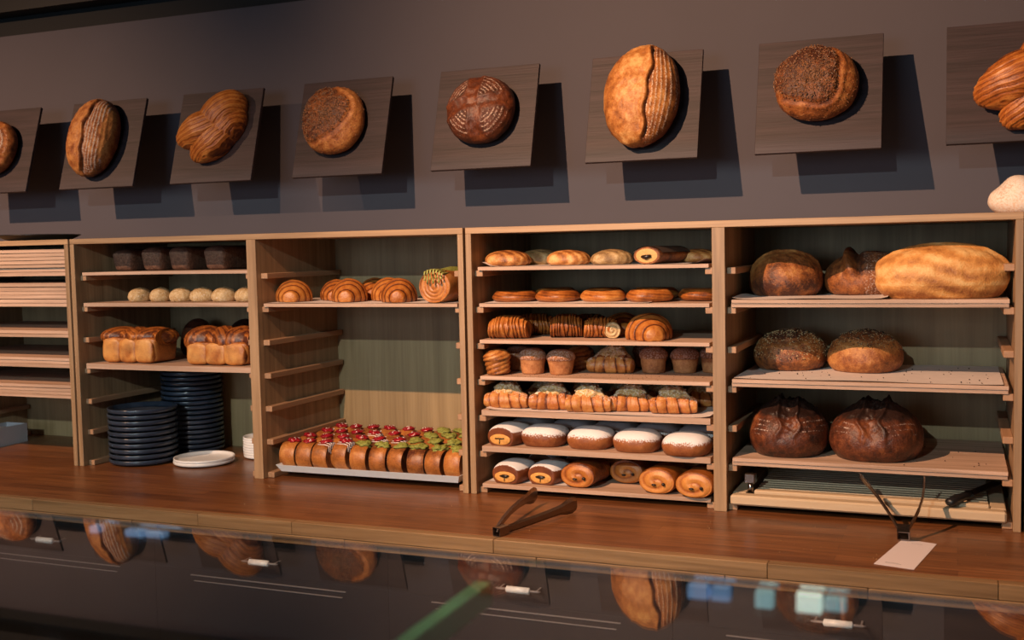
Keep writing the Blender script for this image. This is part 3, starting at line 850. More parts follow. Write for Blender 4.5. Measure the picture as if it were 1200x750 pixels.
# plates
def plate_mesh(name, R_, h, t=.003):
    return lathe(name, [(.001, .0), (R_ * .62, 0), (R_ * .90, .0015), (R_ * .985, h * .35), (R_, h * .55), (R_, h * .9), (R_ * .992, h), (R_ * .965, h * .98), (R_ * .93, h * .55), (R_ * .86, t + .001), (R_ * .5, t), (.001, t)], 56)
def stack(name, x, y, R_, h, step, n, mat, lab, group, cat='plate'):
    me = plate_mesh(name, R_, h)
    for j in range(n):
        k = n - 1 - j
        put(name, me, mat, (x + random.uniform(-.001, .001), y + random.uniform(-.001, .001), .0004 + j * step), random.random() * 6,
            lab % ('bottom' if j == 0 and n > 1 else 'topmost' if k == 0 else ORD[k] + ' from the top'), cat, group)
random.seed(9)
stack('dinner_plate', .142, .123, .104, .0175, .0172, 10, M['navy'], 'navy stoneware plate, %s in the short front stack', 'navy plates in the front stack')
stack('dinner_plate', .172, .325, .098, .0158, .0155, 17, M['navy'], 'navy stoneware plate, %s in the tall stack behind', 'navy plates in the tall stack')
stack('white_plate', .347, .150, .091, .013, .0085, 2, M['white'], 'white plate lying in front of the stacks, %s of a pair', 'pair of white plates')
stack('white_saucer', .468, .290, .064, .012, .0078, 8, M['white'], 'small white plate, %s in the stack half hidden by the divider', 'small white plates by the divider')

# grey box in the far left bay
bxr = empty('cardboard_box', (-.40, .25, 0), (0, 0, .0))
tag(bxr, 'low grey-white cardboard box on the counter at the left edge, open on top', 'box')
bm = bmesh.new()
for q in ((-.047, .047, -.142, .142, .0002, .003), (-.047, -.044, -.142, .142, .003, .064), (.044, .047, -.142, .142, .003, .064), (-.044, .044, -.142, -.139, .003, .064), (-.044, .044, .139, .142, .003, .064)):
    add_box(bm, *q)
link('tub', bm_mesh('tub', bm), bxr, M['boxc'])
box('napkins', -.040, .040, -.134, .10, .0035, .056, M['paper'], bxr)
bxr.location = (-.566, .160, 0)

# ------------------------------------------------------------------ bay 2: ringed rolls, glazed log, upright buns
zt = tz(5) + .0115
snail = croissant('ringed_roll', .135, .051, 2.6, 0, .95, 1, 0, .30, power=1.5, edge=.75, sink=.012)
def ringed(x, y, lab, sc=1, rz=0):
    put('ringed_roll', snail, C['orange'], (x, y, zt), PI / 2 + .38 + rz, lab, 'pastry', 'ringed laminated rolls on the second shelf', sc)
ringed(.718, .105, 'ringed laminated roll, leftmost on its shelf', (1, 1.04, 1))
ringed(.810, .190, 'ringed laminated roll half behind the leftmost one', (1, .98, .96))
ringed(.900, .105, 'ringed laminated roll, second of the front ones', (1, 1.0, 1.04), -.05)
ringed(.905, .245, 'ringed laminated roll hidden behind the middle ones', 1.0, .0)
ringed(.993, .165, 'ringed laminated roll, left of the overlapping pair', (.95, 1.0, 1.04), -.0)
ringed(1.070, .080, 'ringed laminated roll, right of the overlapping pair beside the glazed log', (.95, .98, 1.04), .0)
# pistachio log
lg = empty('glazed_log', (1.205, .018, zt), (0, 0, -.06))
tag(lg, 'thick spiral log cake with green pistachio glaze dripping over its front', 'cake')
me = flip(log_roll('sponge', .30, .047, .044, 'spiral', 2, rings=4.6, nose=.12, ra=.30)); link('sponge', me, lg, C['bun'])
v = []; fc = []
rs = random.Random(2)
for i in range(7):
    a0 = math.radians(118 - i * 11)
    ln = [.022, .030, .026, .034, .020, .028, .014][i]
    pts = []
    for j in range(5): pts.append((math.cos(a0) * .0475, .03 - j * .009, .041 + math.sin(a0) * .0450))
    for j in range(1, 5): pts.append((math.cos(a0) * .046 * 1.0, -.0085, .041 + math.sin(a0) * .0440 - ln * j / 4))
    vv, ff = tube(pts, [.002, .0026, .0026, .0026, .0026, .0024, .0022, .0022, .0028], 8)
    off = len(v); v += vv; fc += [tuple(off + q for q in t) for t in ff]
link('glaze_drips', mesh('glaze_drips', v, fc), lg, M['pistdrip'])
# crumbs on its top
D_, fcs = sphere_dirs(40, 16)
P = D_ * np.array([.030, .145, .010]); P[:, 2] = np.abs(P[:, 2]) * (1 + .5 * fbm(P, 200, 1)); P[:, 1] += .155; P[:, 2] += .0815 - (P[:, 0] / .045) ** 2 * .022
link('pistachio_topping', mesh('pistachio_topping', P, fcs), lg, M['pist'])

# metal tray
tr = empty('baking_tray', (.979, .2, 0)); tag(tr, 'shallow silvery metal baking tray under the upright round buns', 'tray')
bm = bmesh.new()
x0, x1, y0, y1 = .695, 1.265, .022, .405
zb_, zh = .0185, .043
def quadbox(bm, a, b_, c, d, t):
    vs = [bm.verts.new(q) for q in (a, b_, c, d)]; bm.faces.new(vs)
X0, X1, Y0, Y1 = x0 - .979, x1 - .979, y0 - .2, y1 - .2
fl = .010
q = lambda x, y, z: (x, y, z)
b0 = [q(X0 + fl, Y0 + fl, zb_), q(X1 - fl, Y0 + fl, zb_), q(X1 - fl, Y1 - fl, zb_), q(X0 + fl, Y1 - fl, zb_)]
t0 = [q(X0, Y0 - .004, zh - .004), q(X1, Y0 - .004, zh - .004), q(X1, Y1, zh), q(X0, Y1, zh)]
b1 = [(a, b_, c + .0012) for a, b_, c in b0]; t1 = [(a * .995, b_ * .993, c + .0002) for a, b_, c in t0]
VB = [bm.verts.new(p) for p in b0]; VT = [bm.verts.new(p) for p in t0]; WB = [bm.verts.new(p) for p in b1]; WT = [bm.verts.new(p) for p in t1]
bm.faces.new(VB[::-1]); bm.faces.new(WB)
for i in range(4):
    j = (i + 1) % 4
    bm.faces.new((VB[i], VB[j], VT[j], VT[i])); bm.faces.new((WB[j], WB[i], WT[i], WT[j])); bm.faces.new((VT[i], VT[j], WT[j], WT[i]))
link('pan', bm_mesh('pan', bm), tr, M['alu'])

# upright round buns: drum with its axis along x
def drum(name, R_, w_, seed=0):
    me = log_roll(name, w_, R_, R_, 'disc', seed, nose=.0, e=1.0, barrel=.10)
    bm = bmesh.new(); bm.from_mesh(me)
    bmesh.ops.translate(bm, verts=bm.verts, vec=(0, -w_ / 2, 0))
    bmesh.ops.rotate(bm, verts=bm.verts, matrix=Matrix.Rotation(-PI / 2, 3, 'Z'))
    bmesh.ops.recalc_face_normals(bm, faces=bm.faces)
    bm.to_mesh(me); bm.free(); return me
drums = []
for s in range(4):
    me = drum('bun', .0405, .048, s)
    # barrel: brighter rim
    drums.append(me)
def lump(rx, ry, rz, seed, am=.35, n=24):
    D_, fc = sphere_dirs(n, 14); P = D_ * np.array([rx, ry, rz]); P *= (1 + am * fbm(D_, 4.0, seed) + .12 * fbm(D_, 14, seed + 1))[:, None]
    return mesh('topping', P, fc, True)
jam = [lump(.018, .021, .0075, s) for s in range(3)]
grn = [lump(.019, .023, .009, s + 1, .5) for s in range(3)]
def dots(seed, n=9):
    rs = random.Random(seed); bm = bmesh.new()
    for _ in range(n):
        x, y = rs.uniform(-.013, .013), rs.uniform(-.016, .016)
        bmesh.ops.create_icosphere(bm, subdivisions=1, radius=rs.uniform(.0016, .003), matrix=Matrix.Translation((x, y, .006 - (x * x + y * y) * 8)))
    return bm_mesh('icing_dots', bm, True)
dts = [dots(s) for s in range(3)]
def drips(side):
    v = []; fc = []
    for i in range(5):
        y = -.020 + i * .008; ln = [.020, .028, .018, .026, .016][i]
        zc = math.sqrt(0.0405 ** 2 - y * y)
        pts = [(-.012 * side, y, zc - .0405 + .0005), (.012 * side, y, zc - .0405 + .0010), (.0245 * side, y, zc - .0405 - .002), (.0255 * side, y, zc - .0405 - ln)]
        a, b_ = tube(pts, [.0012, .0014, .0014, .0016], 6)
        off = len(v); v += a; fc += [tuple(off + q for q in t) for t in b_]
    return mesh('icing_drips', v, fc)
drp = drips(1)
cols = [.712, .766, .817, .880, .942, 1.003, 1.059, 1.119, 1.175, 1.231]
rown = ['front row', 'second row', 'third row', 'back row']
coln = ['leftmost', 'second', 'third', 'fourth', 'fifth', 'sixth', 'seventh', 'eighth', 'ninth', 'rightmost']
random.seed(21)
for rI in range(4):
    for cI, x in enumerate(cols):
        y = .083 + rI * .088 + random.uniform(-.004, .004)
        if cI == 3 and rI == 0: y += .030; x -= .012
        red = cI < 4 or (cI < 6 and rI > 0)
        root = empty('round_bun', (x + random.uniform(-.003, .003), y, zb_ + .0015 + .0002), (0, 0, random.uniform(-.12, .12)))
        ds = 1.0 - (.04 if rI else 0)
        o = link('bun', drums[(rI + cI * 3) % 4], root, C['bun'])
        hz = .0405 * (.93 + 1.0)
        nm = '%s from the left' % coln[cI] if cI not in (0, 9) else coln[cI]
        if red:
            tag(root, 'upright bun with red jam and icing, %s in the %s' % (nm, rown[rI]), 'bun', 'upright buns with red topping')
            t_ = link('jam_topping', jam[cI % 3], root, M['jam']); t_.location = (.004, .004, hz); t_['label'] = 'red jam topping'
            d_ = link('icing_dots', dts[(cI + rI) % 3], t_, M['drizzle']); d_['kind'] = 'stuff'
            if (cI, rI) in ((2, 0), (3, 0), (4, 1), (3, 2), (5, 1)):
                d2 = link('icing_drips', drp, root, M['drizzle']); d2.location = (0, 0, hz)
        else:
            tag(root, 'upright bun with green pistachio crumb, %s in the %s' % (nm, rown[rI]), 'bun', 'upright buns with green topping')
            t_ = link('pistachio_topping', grn[cI % 3], root, M['pist']); t_.location = (.003, .0, hz); t_['label'] = 'green pistachio topping'
            t_.rotation_euler = (0, 0, random.random() * 6)

# ------------------------------------------------------------------ bay 3: seven shelves of pastries
# T6 flat oval pastries
zt = tz(6) + .0105
def oval_flat(seed):
    def to(D_, P):
        st = np.sin(P[:, 1] * 300 + P[:, 0] * 90 + 2 * np.sin(P[:, 0] * 40))
        return T3(.50 + .26 * st + .3 * fbm(P, 60, seed) - .45 * sstep(.45, .9, D_[:, 2]) * (.6 + .5 * fbm(P, 70, seed)) , 0)
    return blob('oval_pastry', .058, .05, .040, .3, .9, 60, 36, lambda D_, P: P * (1 + .04 * fbm(P, 50, seed) + .012 * np.sin(P[:, 1] * 300))[:, None], to)
ov = [oval_flat(1), oval_flat(2)]
for i, (x, y, sc, rz, lab) in enumerate(((1.393, .080, 1.02, .1, 'flat oval cheese-topped pastry at the front left of the top shelf'), (1.445, .17, 1, .3, 'flat oval pastry half behind the front left one'),
      (1.560, .08, .96, 0, 'flat oval pastry, pale-sided, in the middle of the top shelf'), (1.673, .08, .92, .1, 'flat oval pastry left of the rolled one with a dark centre'),
      (1.868, .20, .85, .2, 'flat oval pastry at the right end of the top shelf'))):
    put('oval_pastry', ov[i % 2], C['golden'] if i == 0 else C['pale'] , (x, y, zt), rz, lab, 'pastry', 'flat oval pastries on the top shelf', sc)
rp_ = empty('rolled_pastry', (1.776, .030, zt), (0, 0, -.25)); tag(rp_, 'rolled pastry with a dark filling wrapped in thin foil on the top shelf', 'pastry')
link('roll', flip(log_roll('roll', .15, .038, .022, 'cut', 3)), rp_, C['rust'])
v, fc = tube([(-.012, -.0035, .018), (.0, -.0045, .017), (.014, -.0035, .020)], [.003, .006, .003], 8)
link('filling', mesh('filling', v, fc), rp_, M['choc'])
vv = []; ff = []
for i in range(9):
    a = math.radians(20 + i * 17)
    for y in (.005, .15): vv.append((math.cos(a) * .0435, y, .0195 + math.sin(a) * .0235))
for i in range(8): ff.append((2 * i, 2 * i + 1, 2 * i + 3, 2 * i + 2))
n0 = len(vv); vv += [(a * 1.02, b_, c + .0006) for a, b_, c in vv]; ff += [tuple(q + n0 for q in t[::-1]) for t in list(ff)]
link('wrapper', mesh('wrapper', vv, ff), rp_, M['wrap'])
# T5 flat discs
zt = tz(5) + .0108
def disc_bun(seed):
    def sh(D_, P):
        rr = np.hypot(P[:, 0], P[:, 1]) / .06
        P[:, 2] += .004 * np.exp(-((rr - .78) / .12) ** 2) * (D_[:, 2] > 0) - .005 * np.exp(-(rr / .5) ** 2) * (D_[:, 2] > 0)
        return P * (1 + .05 * fbm(P, 32, seed) + .02 * fbm(P, 90, seed + 1))[:, None]
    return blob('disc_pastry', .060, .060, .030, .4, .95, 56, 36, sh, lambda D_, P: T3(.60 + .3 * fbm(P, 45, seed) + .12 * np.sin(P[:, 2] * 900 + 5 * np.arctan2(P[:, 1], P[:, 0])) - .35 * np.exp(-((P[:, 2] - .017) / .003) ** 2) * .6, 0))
dcs = [disc_bun(0), disc_bun(3)]
t5 = [(1.401, .100, 'left end of the shelf, front'), (1.521, .105, 'second in the front row'), (1.643, .100, 'third in the front row'), (1.764, .098, 'fourth in the front row, largest looking'),
      (1.880, .16, 'right end, in the shade'), (1.46, .25, 'back row, left'), (1.60, .25, 'back row, middle'), (1.74, .25, 'back row, right')]
for i, (x, y, lab) in enumerate(t5):
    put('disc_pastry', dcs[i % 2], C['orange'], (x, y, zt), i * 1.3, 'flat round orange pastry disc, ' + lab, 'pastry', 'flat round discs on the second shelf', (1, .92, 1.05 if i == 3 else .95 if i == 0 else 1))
# T4 ridged rolls and big spiral
zt = tz(4) + .0095
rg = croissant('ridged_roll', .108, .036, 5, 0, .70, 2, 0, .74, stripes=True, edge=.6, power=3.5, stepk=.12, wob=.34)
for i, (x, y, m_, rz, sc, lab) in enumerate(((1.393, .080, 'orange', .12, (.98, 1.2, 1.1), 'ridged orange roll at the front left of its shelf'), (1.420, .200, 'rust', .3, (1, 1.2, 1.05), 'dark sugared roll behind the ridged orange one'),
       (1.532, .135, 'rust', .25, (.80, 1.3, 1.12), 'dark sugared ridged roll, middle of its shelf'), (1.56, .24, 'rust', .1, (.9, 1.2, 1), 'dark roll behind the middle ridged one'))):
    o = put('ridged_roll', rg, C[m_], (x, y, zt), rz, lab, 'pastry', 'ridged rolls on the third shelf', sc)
r4 = empty('cream_roll', (1.640, .095, zt), (0, 0, .25)); tag(r4, 'ridged roll with a pale cream spiral showing at its right end', 'pastry')
me = croissant('roll', .088, .034, 4, 0, .72, 3, 0, .80, stripes=True, edge=.6, power=4, stepk=.12, wob=.30); o = link('roll', me, r4, C['orange']); o.location = (-.005, .035, 0)
me = flip(log_roll('spiral_end', .02, .021, .021, 'spiral', 1, rings=2.2)); o = link('spiral_end', me, r4, C['pale']); o.location = (.026, .0, .001)
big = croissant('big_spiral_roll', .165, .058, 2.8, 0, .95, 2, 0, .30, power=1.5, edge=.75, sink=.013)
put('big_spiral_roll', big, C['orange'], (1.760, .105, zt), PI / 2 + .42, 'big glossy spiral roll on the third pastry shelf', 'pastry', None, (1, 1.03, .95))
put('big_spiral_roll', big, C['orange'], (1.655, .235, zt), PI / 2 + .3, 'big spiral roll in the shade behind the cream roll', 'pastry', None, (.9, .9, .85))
# T3 muffins and one almond croissant
zt = tz(3) + .0095
def muffin(name, Rb, Rt, h, seed=0, slant=False, flour=.3):
    nph = 56; ph = np.linspace(0, 2 * PI, nph, endpoint=False)
    prof = [(.0, .0), (.5, 0), (.92, .0), (1.0, .03)] + [(1.0 + (Rt * .93 / Rb - 1) * t, .03 + .52 * t) for t in np.linspace(0, 1, 12)[1:]]
    n1 = len(prof)
    prof += [(Rt / Rb * (1.0), .60), (Rt / Rb * 1.03, .66)] + [(Rt / Rb * 1.03 * math.cos(t) ** .8, .66 + .36 * math.sin(t)) for t in np.linspace(0, PI / 2, 12)[1:-1]] + [(.02, 1.02)]
    v = []; tn = []
    for i, (k, z) in enumerate(prof):
        P = np.stack([np.cos(ph) * Rb * k, np.sin(ph) * Rb * k, np.full(nph, z * h)], 1)
        cup = i < n1
        wv = np.sin(ph * 3 + z * 14) if not slant else np.sin(z * 34 - ph * 4)
        amp = .035 if slant else .012
        P[:, :2] *= (1 + amp * wv * min(1, k) + .02 * fbm(P, 60, seed))[:, None]
        v.append(P)
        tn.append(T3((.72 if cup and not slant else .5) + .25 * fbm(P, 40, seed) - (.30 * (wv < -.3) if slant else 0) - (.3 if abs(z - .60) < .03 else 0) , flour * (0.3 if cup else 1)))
    fc = []
    for i in range(len(prof) - 1):
        for k in range(nph): fc.append((i * nph + k, i * nph + (k + 1) % nph, (i + 1) * nph + (k + 1) % nph, (i + 1) * nph + k))
    fc.append(tuple(range(nph))[::-1]); fc.append(tuple((len(prof) - 1) * nph + k for k in range(nph)))
    return mesh(name, np.concatenate(v), fc, True, np.concatenate(tn))
mf = [muffin('muffin', .029, .036, .066, 1, False, .42), muffin('muffin', .028, .037, .064, 4, False, .42)]
cf = muffin('muffin', .030, .036, .062, 2, True, .0)
for i, (x, y, k, rx, lab) in enumerate(((1.368, .058, 'c', 0, 'tilted cruffin with slanting layers at the left end'), (1.382, .165, 'm0', 0, 'muffin half behind the tilted cruffin'), (1.447, .101, 'm0', 0, 'tall domed muffin, second from the left on its shelf'),
        (1.526, .100, 'm1', 0, 'muffin with a pale torn waist left of the almond croissant'), (1.540, .220, 'c', 0, 'brown cruffin in the shade behind the torn-waist muffin'), (1.70, .30, 'm1', 0, 'muffin in the shade behind the almond croissant'),
        (1.750, .183, 's', 0, 'sugared muffin right of the almond croissant'), (1.829, .199, 's', 0, 'sugared muffin second from the divider'), (1.899, .222, 's', 0, 'sugared muffin cut off by the divider'))):
    me = {'c': cf, 'm0': mf[0], 'm1': mf[1], 's': mf[i % 2]}[k]
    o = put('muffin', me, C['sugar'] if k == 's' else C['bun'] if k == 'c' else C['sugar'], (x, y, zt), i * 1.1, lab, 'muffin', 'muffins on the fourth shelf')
    if i == 0: o.rotation_euler = (0, -.10, .4); o.scale = (1, 1, 1); o.location.z += .0028

def almond_croissant(seed, dark=False):
    me = croissant('body', .124, .037, 1.9, -.018, .80, seed, .42, .45, power=2.2, edge=.55, sink=.018, stepk=.12, wob=.16)
    return me
acs = [almond_croissant(0), almond_croissant(2)]
def topping(seed):
    D_, fc = sphere_dirs(60, 34)
    P = D_ * np.array([.046, .033, .025]); P[:, 2] = np.where(P[:, 2] > 0, P[:, 2], P[:, 2] * .5)
    P *= (1 + .26 * fbm(P, 110, seed) + .12 * fbm(P, 380, seed + 1))[:, None]
    P[:, 2] -= (P[:, 0] ** 2) * 7
    t = T3(.62 + .4 * fbm(P, 200, 1), .36 + .3 * fbm(P, 150, 2))
    return mesh('almond_topping', P, fc, True, t)
tps = [topping(0), topping(3)]
flk = []
for s in range(2):
    flk.append(scatter_seeds(tps[s], 46, .0042, s, None, .15))
M['toppale'] = crust('almond_cream_topping', (.34, .17, .055), (.58, .36, .13), (.74, .54, .27), flour=(.82, .70, .54), rough=.75, ns=160, nk=.5, bmp=1.0)
def almond(x, y, z, rz, lab, i, sc=1, grp='almond croissants on the fifth shelf'):
    root = empty('almond_croissant', (x, y, z), (0, 0, rz)); root.scale = (sc, sc, sc)
    tag(root, lab, 'croissant', grp)
    link('body', acs[i % 2], root, C['almondc'])
    t_ = link('almond_topping', tps[i % 2], root, M['toppale']); t_.location = (0, .004, .041); t_['label'] = 'pale sugared almond topping'
    s_ = link('flaked_almonds', flk[i % 2], t_, M['almond']); s_['kind'] = 'stuff'
almond(1.642, .178, zt, -.05, 'almond croissant standing among the muffins', 1, 1.02, 'single croissant')
zt = tz(2) + .0175
al = [(1.386, .075, .12, 'leftmost of the front row'), (1.510, .078, .15, 'second of the front row'), (1.615, .060, .15, 'third of the front row'), (1.716, .095, .2, 'fourth of the front row'), (1.825, .090, .2, 'rightmost of the front row'),
      (1.445, .190, .3, 'behind the two leftmost'), (1.560, .195, .3, 'second of the back row'), (1.665, .205, .3, 'middle of the back row'), (1.765, .210, .3, 'fourth of the back row'), (1.870, .215, .3, 'back right, by the divider')]
for i, (x, y, rz, lab) in enumerate(al): almond(x, y, zt, rz, 'almond croissant, sugar-dusted, ' + lab, i, .97 if i < 5 else .88)
# T1 sugar-dusted buns
zt = tz(1) + .0145
db = flip(log_roll('bun', .118, .057, .0275, 'spiral', 1, flour=1.0, nose=1.6, e=.9))
def sugar_bun(seed, a=.060, b=.066, c=.052):
    def to(D_, P):
        return T3(.72 + .25 * fbm(P, 50, seed), .95 * sstep(-.22, .75, D_[:, 2] + .10 * fbm(P, 90, seed + 1)))
    return blob('sugar_bun', a, b, c, .44, .74, 56, 40, lambda D_, P: P * (1 + .015 * fbm(P, 40, seed))[:, None], to)
sb = [sugar_bun(0), sugar_bun(2)]
def cut_bun(x, y, z, rz, lab, filling=True):
    root = empty('filled_bun', (x, y, z), (0, 0, rz)); tag(root, lab, 'bun', 'cut sugar-dusted buns with dark filling')
    link('bun', CUT, root, C['brown'])
    link('crumb_face', CUTF, root, M['crumb'])
    link('filling', FILL if filling else FILLS, root, M['choc'])
M['crumb'] = plain('yellow_crumb', (.62, .30, .07), .6, noise=(120, .2), bmp=.3)
def cut_mesh():
    """oval bun with the front sliced off at y=0"""
    def sh(D_, P):
        P[:, 1] += .055; P[:, 1] = np.maximum(P[:, 1], 0); P[:, 0] *= 1 - .0 * P[:, 1]
        return P
    def to(D_, P): return T3(.52 + .25 * fbm(P, 50, 1), 1.2 * sstep(.25, .55, D_[:, 2]) * (P[:, 1] > .0005))
    return blob('bun', .047, .078, .054, .42, .82, 64, 44, sh, to)
CUT = cut_mesh()
CUTF = flip(lathe('crumb_face', [(.001, 0), (.5, .0), (.9, -.02), (1.0, -.1), (.9, -.2), (.001, -.2)], 40))
bm = bmesh.new(); bm.from_mesh(CUTF)
for vtx in bm.verts:
    x, y, z = vtx.co; vtx.co = (x * .0310, -(z + .1) * .012 - .0012 + .0, .0165 + y * .0145)
bmesh.ops.recalc_face_normals(bm, faces=bm.faces); bm.to_mesh(CUTF); bm.free()
def fill_mesh(k):
    v = []; fc = []
    for pts, rd in (([(-.014, -.003, .019), (-.005, -.0035, .0195), (.006, -.0035, .0195), (.013, -.003, .0205)], [.0015, .0042 * k, .0042 * k, .0015]), ([(.0, -.0035, .017), (-.001, -.0035, .006)], [.0012, .0010])):
        a, b_ = tube(pts, rd, 8); off = len(v); v += a; fc += [tuple(off + q for q in t) for t in b_]
    return mesh('filling', v, fc)
FILL = fill_mesh(1.0); FILLS = fill_mesh(.35)
cut_bun(1.380, .030, zt, -.12, 'sugar-dusted bun with a cut front, left end of the sixth shelf', False)
s1 = [(1.484, .090, .0, 0, 'second in the front row'), (1.610, .088, .0, 1, 'third in the front row'), (1.735, .078, .02, 0, 'fourth in the front row'), (1.864, .062, .0, 1, 'rightmost in the front row'),
      (1.400, .215, .0, 0, 'second row, left'), (1.520, .215, 0, 1, 'second row, second'), (1.638, .213, 0, 0, 'second row, third'), (1.755, .205, 0, 1, 'second row, fourth'), (1.872, .192, 0, 0, 'second row, by the divider'),
      (1.52, .335, 0, 1, 'back row, left'), (1.64, .335, 0, 0, 'back row, middle'), (1.77, .330, 0, 1, 'back row, right')]
for x, y, rz, k, lab in s1:
    put('sugar_bun', sb[k], C['brown'], (x, y, zt), rz, 'oval brown bun dusted white with sugar, ' + lab, 'bun', 'sugar-dusted buns on the sixth shelf', (1, .93, 1))
# T0 cut buns and pains au chocolat
zt = tz(0) + .0118
cut_bun(1.393, .026, zt, -.10, 'cut bun with a dark filled front, lowest pastry board, leftmost')
cut_bun(1.487, .040, zt, -.12, 'cut bun with a dark filled front, lowest pastry board, second')
cut_bun(1.425, .200, zt, -.1, 'sugar-dusted bun in the shade behind the leftmost filled bun', False)
cut_bun(1.530, .210, zt, -.1, 'sugar-dusted bun in the shade behind the second filled bun', False)
PAC = flip(log_roll('pastry', .118, .048, .032, 'spiral', 3, nose=.9, e=.92, rings=1.5, ra=.42, lines=.18))
def stick(x, sx, sz):
    D_, fc = sphere_dirs(16, 10); P = D_ * np.array([sx, .004, sz]) + np.array([x, -.0072, .023 + x * .12]); return mesh('chocolate_stick', P, fc)
ST = [stick(-.004, .0062, .0028), stick(.021, .0044, .0042)]
def pac(x, y, rz, lab, sc=1):
    root = empty('pain_au_chocolat', (x, y, zt), (0, 0, rz)); root.scale = (sc, sc, sc); tag(root, lab, 'pastry', 'pains au chocolat on the lowest board')
    link('pastry', PAC, root, C['orange'])
    for s in ST: link('chocolate_stick', s, root, M['choc'])
pac(1.588, .032, -.10, 'glossy pain au chocolat beside the filled buns, front')
pac(1.692, .116, -.08, 'pain au chocolat set back from the board edge', .98)
pac(1.795, .024, -.12, 'glossy pain au chocolat, second from the divider, front')
pac(1.892, .005, -.10, 'glossy pain au chocolat cut off by the divider, front')
pac(1.63, .195, -.1, 'pain au chocolat in the shade, back row left', .95)
pac(1.765, .265, -.1, 'pain au chocolat in the shade, back row middle', .95)
pac(1.850, .190, -.1, 'pain au chocolat in the shade, back row right', .95)

# ------------------------------------------------------------------ bay 4: large loaves
zt = tz(5) + Z5 + .0022
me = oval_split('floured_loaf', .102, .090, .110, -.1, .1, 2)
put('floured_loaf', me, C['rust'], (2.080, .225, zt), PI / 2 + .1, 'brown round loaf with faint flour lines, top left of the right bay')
def ear(D_, P):
    d = P[:, 0] / .095 + .45 - .12 * np.sin(P[:, 1] * 30)
    up = sstep(0, .4, D_[:, 2])
    k = 1 + up * (.17 * np.exp(-((d + .0) / .10) ** 2) - .10 * np.exp(-((d - .18) / .08) ** 2)) + .03 * fbm(P, 40, 1)
    return P * k[:, None]
me = blob('eared_loaf', .105, .095, .105, .3, .95, 90, 56, ear, lambda D_, P: T3(.48 + .3 * fbm(P, 40, 2) - .35 * np.exp(-((P[:, 0] / .095 + .3) / .12) ** 2) * (D_[:, 2] > .2), .3 * (P[:, 0] > -.02)))
put('eared_loaf', me, C['rust'], (2.274, .265, zt), .2, 'brown loaf with a burnt raised ear, between its neighbours in the top right bay')
def bat(D_, P):
    x = P[:, 0] / .155
    sea = P[:, 1] / .07 + .15 * np.sin(x * 3) + .1
    up = sstep(.0, .5, D_[:, 2])
    k = 1 + .025 * fbm(P, 28, 3) + up * (.07 * np.exp(-((sea - .1) / .12) ** 2) - .06 * np.exp(-((sea - .35) / .1) ** 2)) + .02 * np.sin(P[:, 0] * 30 + P[:, 2] * 60) * np.exp(-((P[:, 2] - .05) / .02) ** 2)
    return P * k[:, None]
def batt(D_, P):
    st = np.sin(P[:, 2] * 170 + P[:, 0] * 18 + 2 * np.sin(P[:, 0] * 22))
    return T3(.62 + .20 * st + .22 * fbm(P * np.array([.35, 1, 1]), 40, 1) + .18 * fbm(P, 110, 3) - .25 * (D_[:, 2] < -.2), .18 * (.5 + .5 * fbm(P, 40, 2)))
me = blob('golden_loaf', .143, .078, .116, .36, .9, 130, 70, bat, batt)
C['batard'] = crust('batard_crust', (.26, .085, .020), (.60, .27, .070), (.80, .52, .21), flour=(.80, .62, .42), rough=.5, ns=60, nk=.35, bmp=.8)
put('golden_loaf', me, C['batard'], (2.444, .100, tz(5) + Z5 + .0005), .10, 'big bright golden long loaf, top right of the right bay')
zt = tz(3) + Z5 + .0028
for i, (x, y, m_, lab) in enumerate(((2.085, .265, 'rust', 'round loaf coated with pale and dark seeds, left of the pair'), (2.268, .250, 'rust', 'round loaf with a dark seeded top and golden sides, right of the pair'))):
    me, pd = seeded_round('seeded_loaf', .090, .090, .100, 1 + i * 3, (0, 0, .72), .03)
    o = put('seeded_loaf', me, C[m_], (x, y, zt), i * 1.2, lab, 'bread', 'seeded round loaves in the right bay', (1, .97, .96))
    s = link('seeds', scatter_seeds(me, 1300 if i == 0 else 900, .0022, i, None, -.2 if i == 0 else .35), o, M['seedpale'] if i == 0 else M['seeddark']); s['kind'] = 'stuff'
    s = link('seeds', scatter_seeds(me, 600, .0021, i + 5, None, -.1 if i == 0 else .5), o, M['seeddark'] if i == 0 else M['seedpale']); s['kind'] = 'stuff'
zt = tz(1) + Z5 + .0006
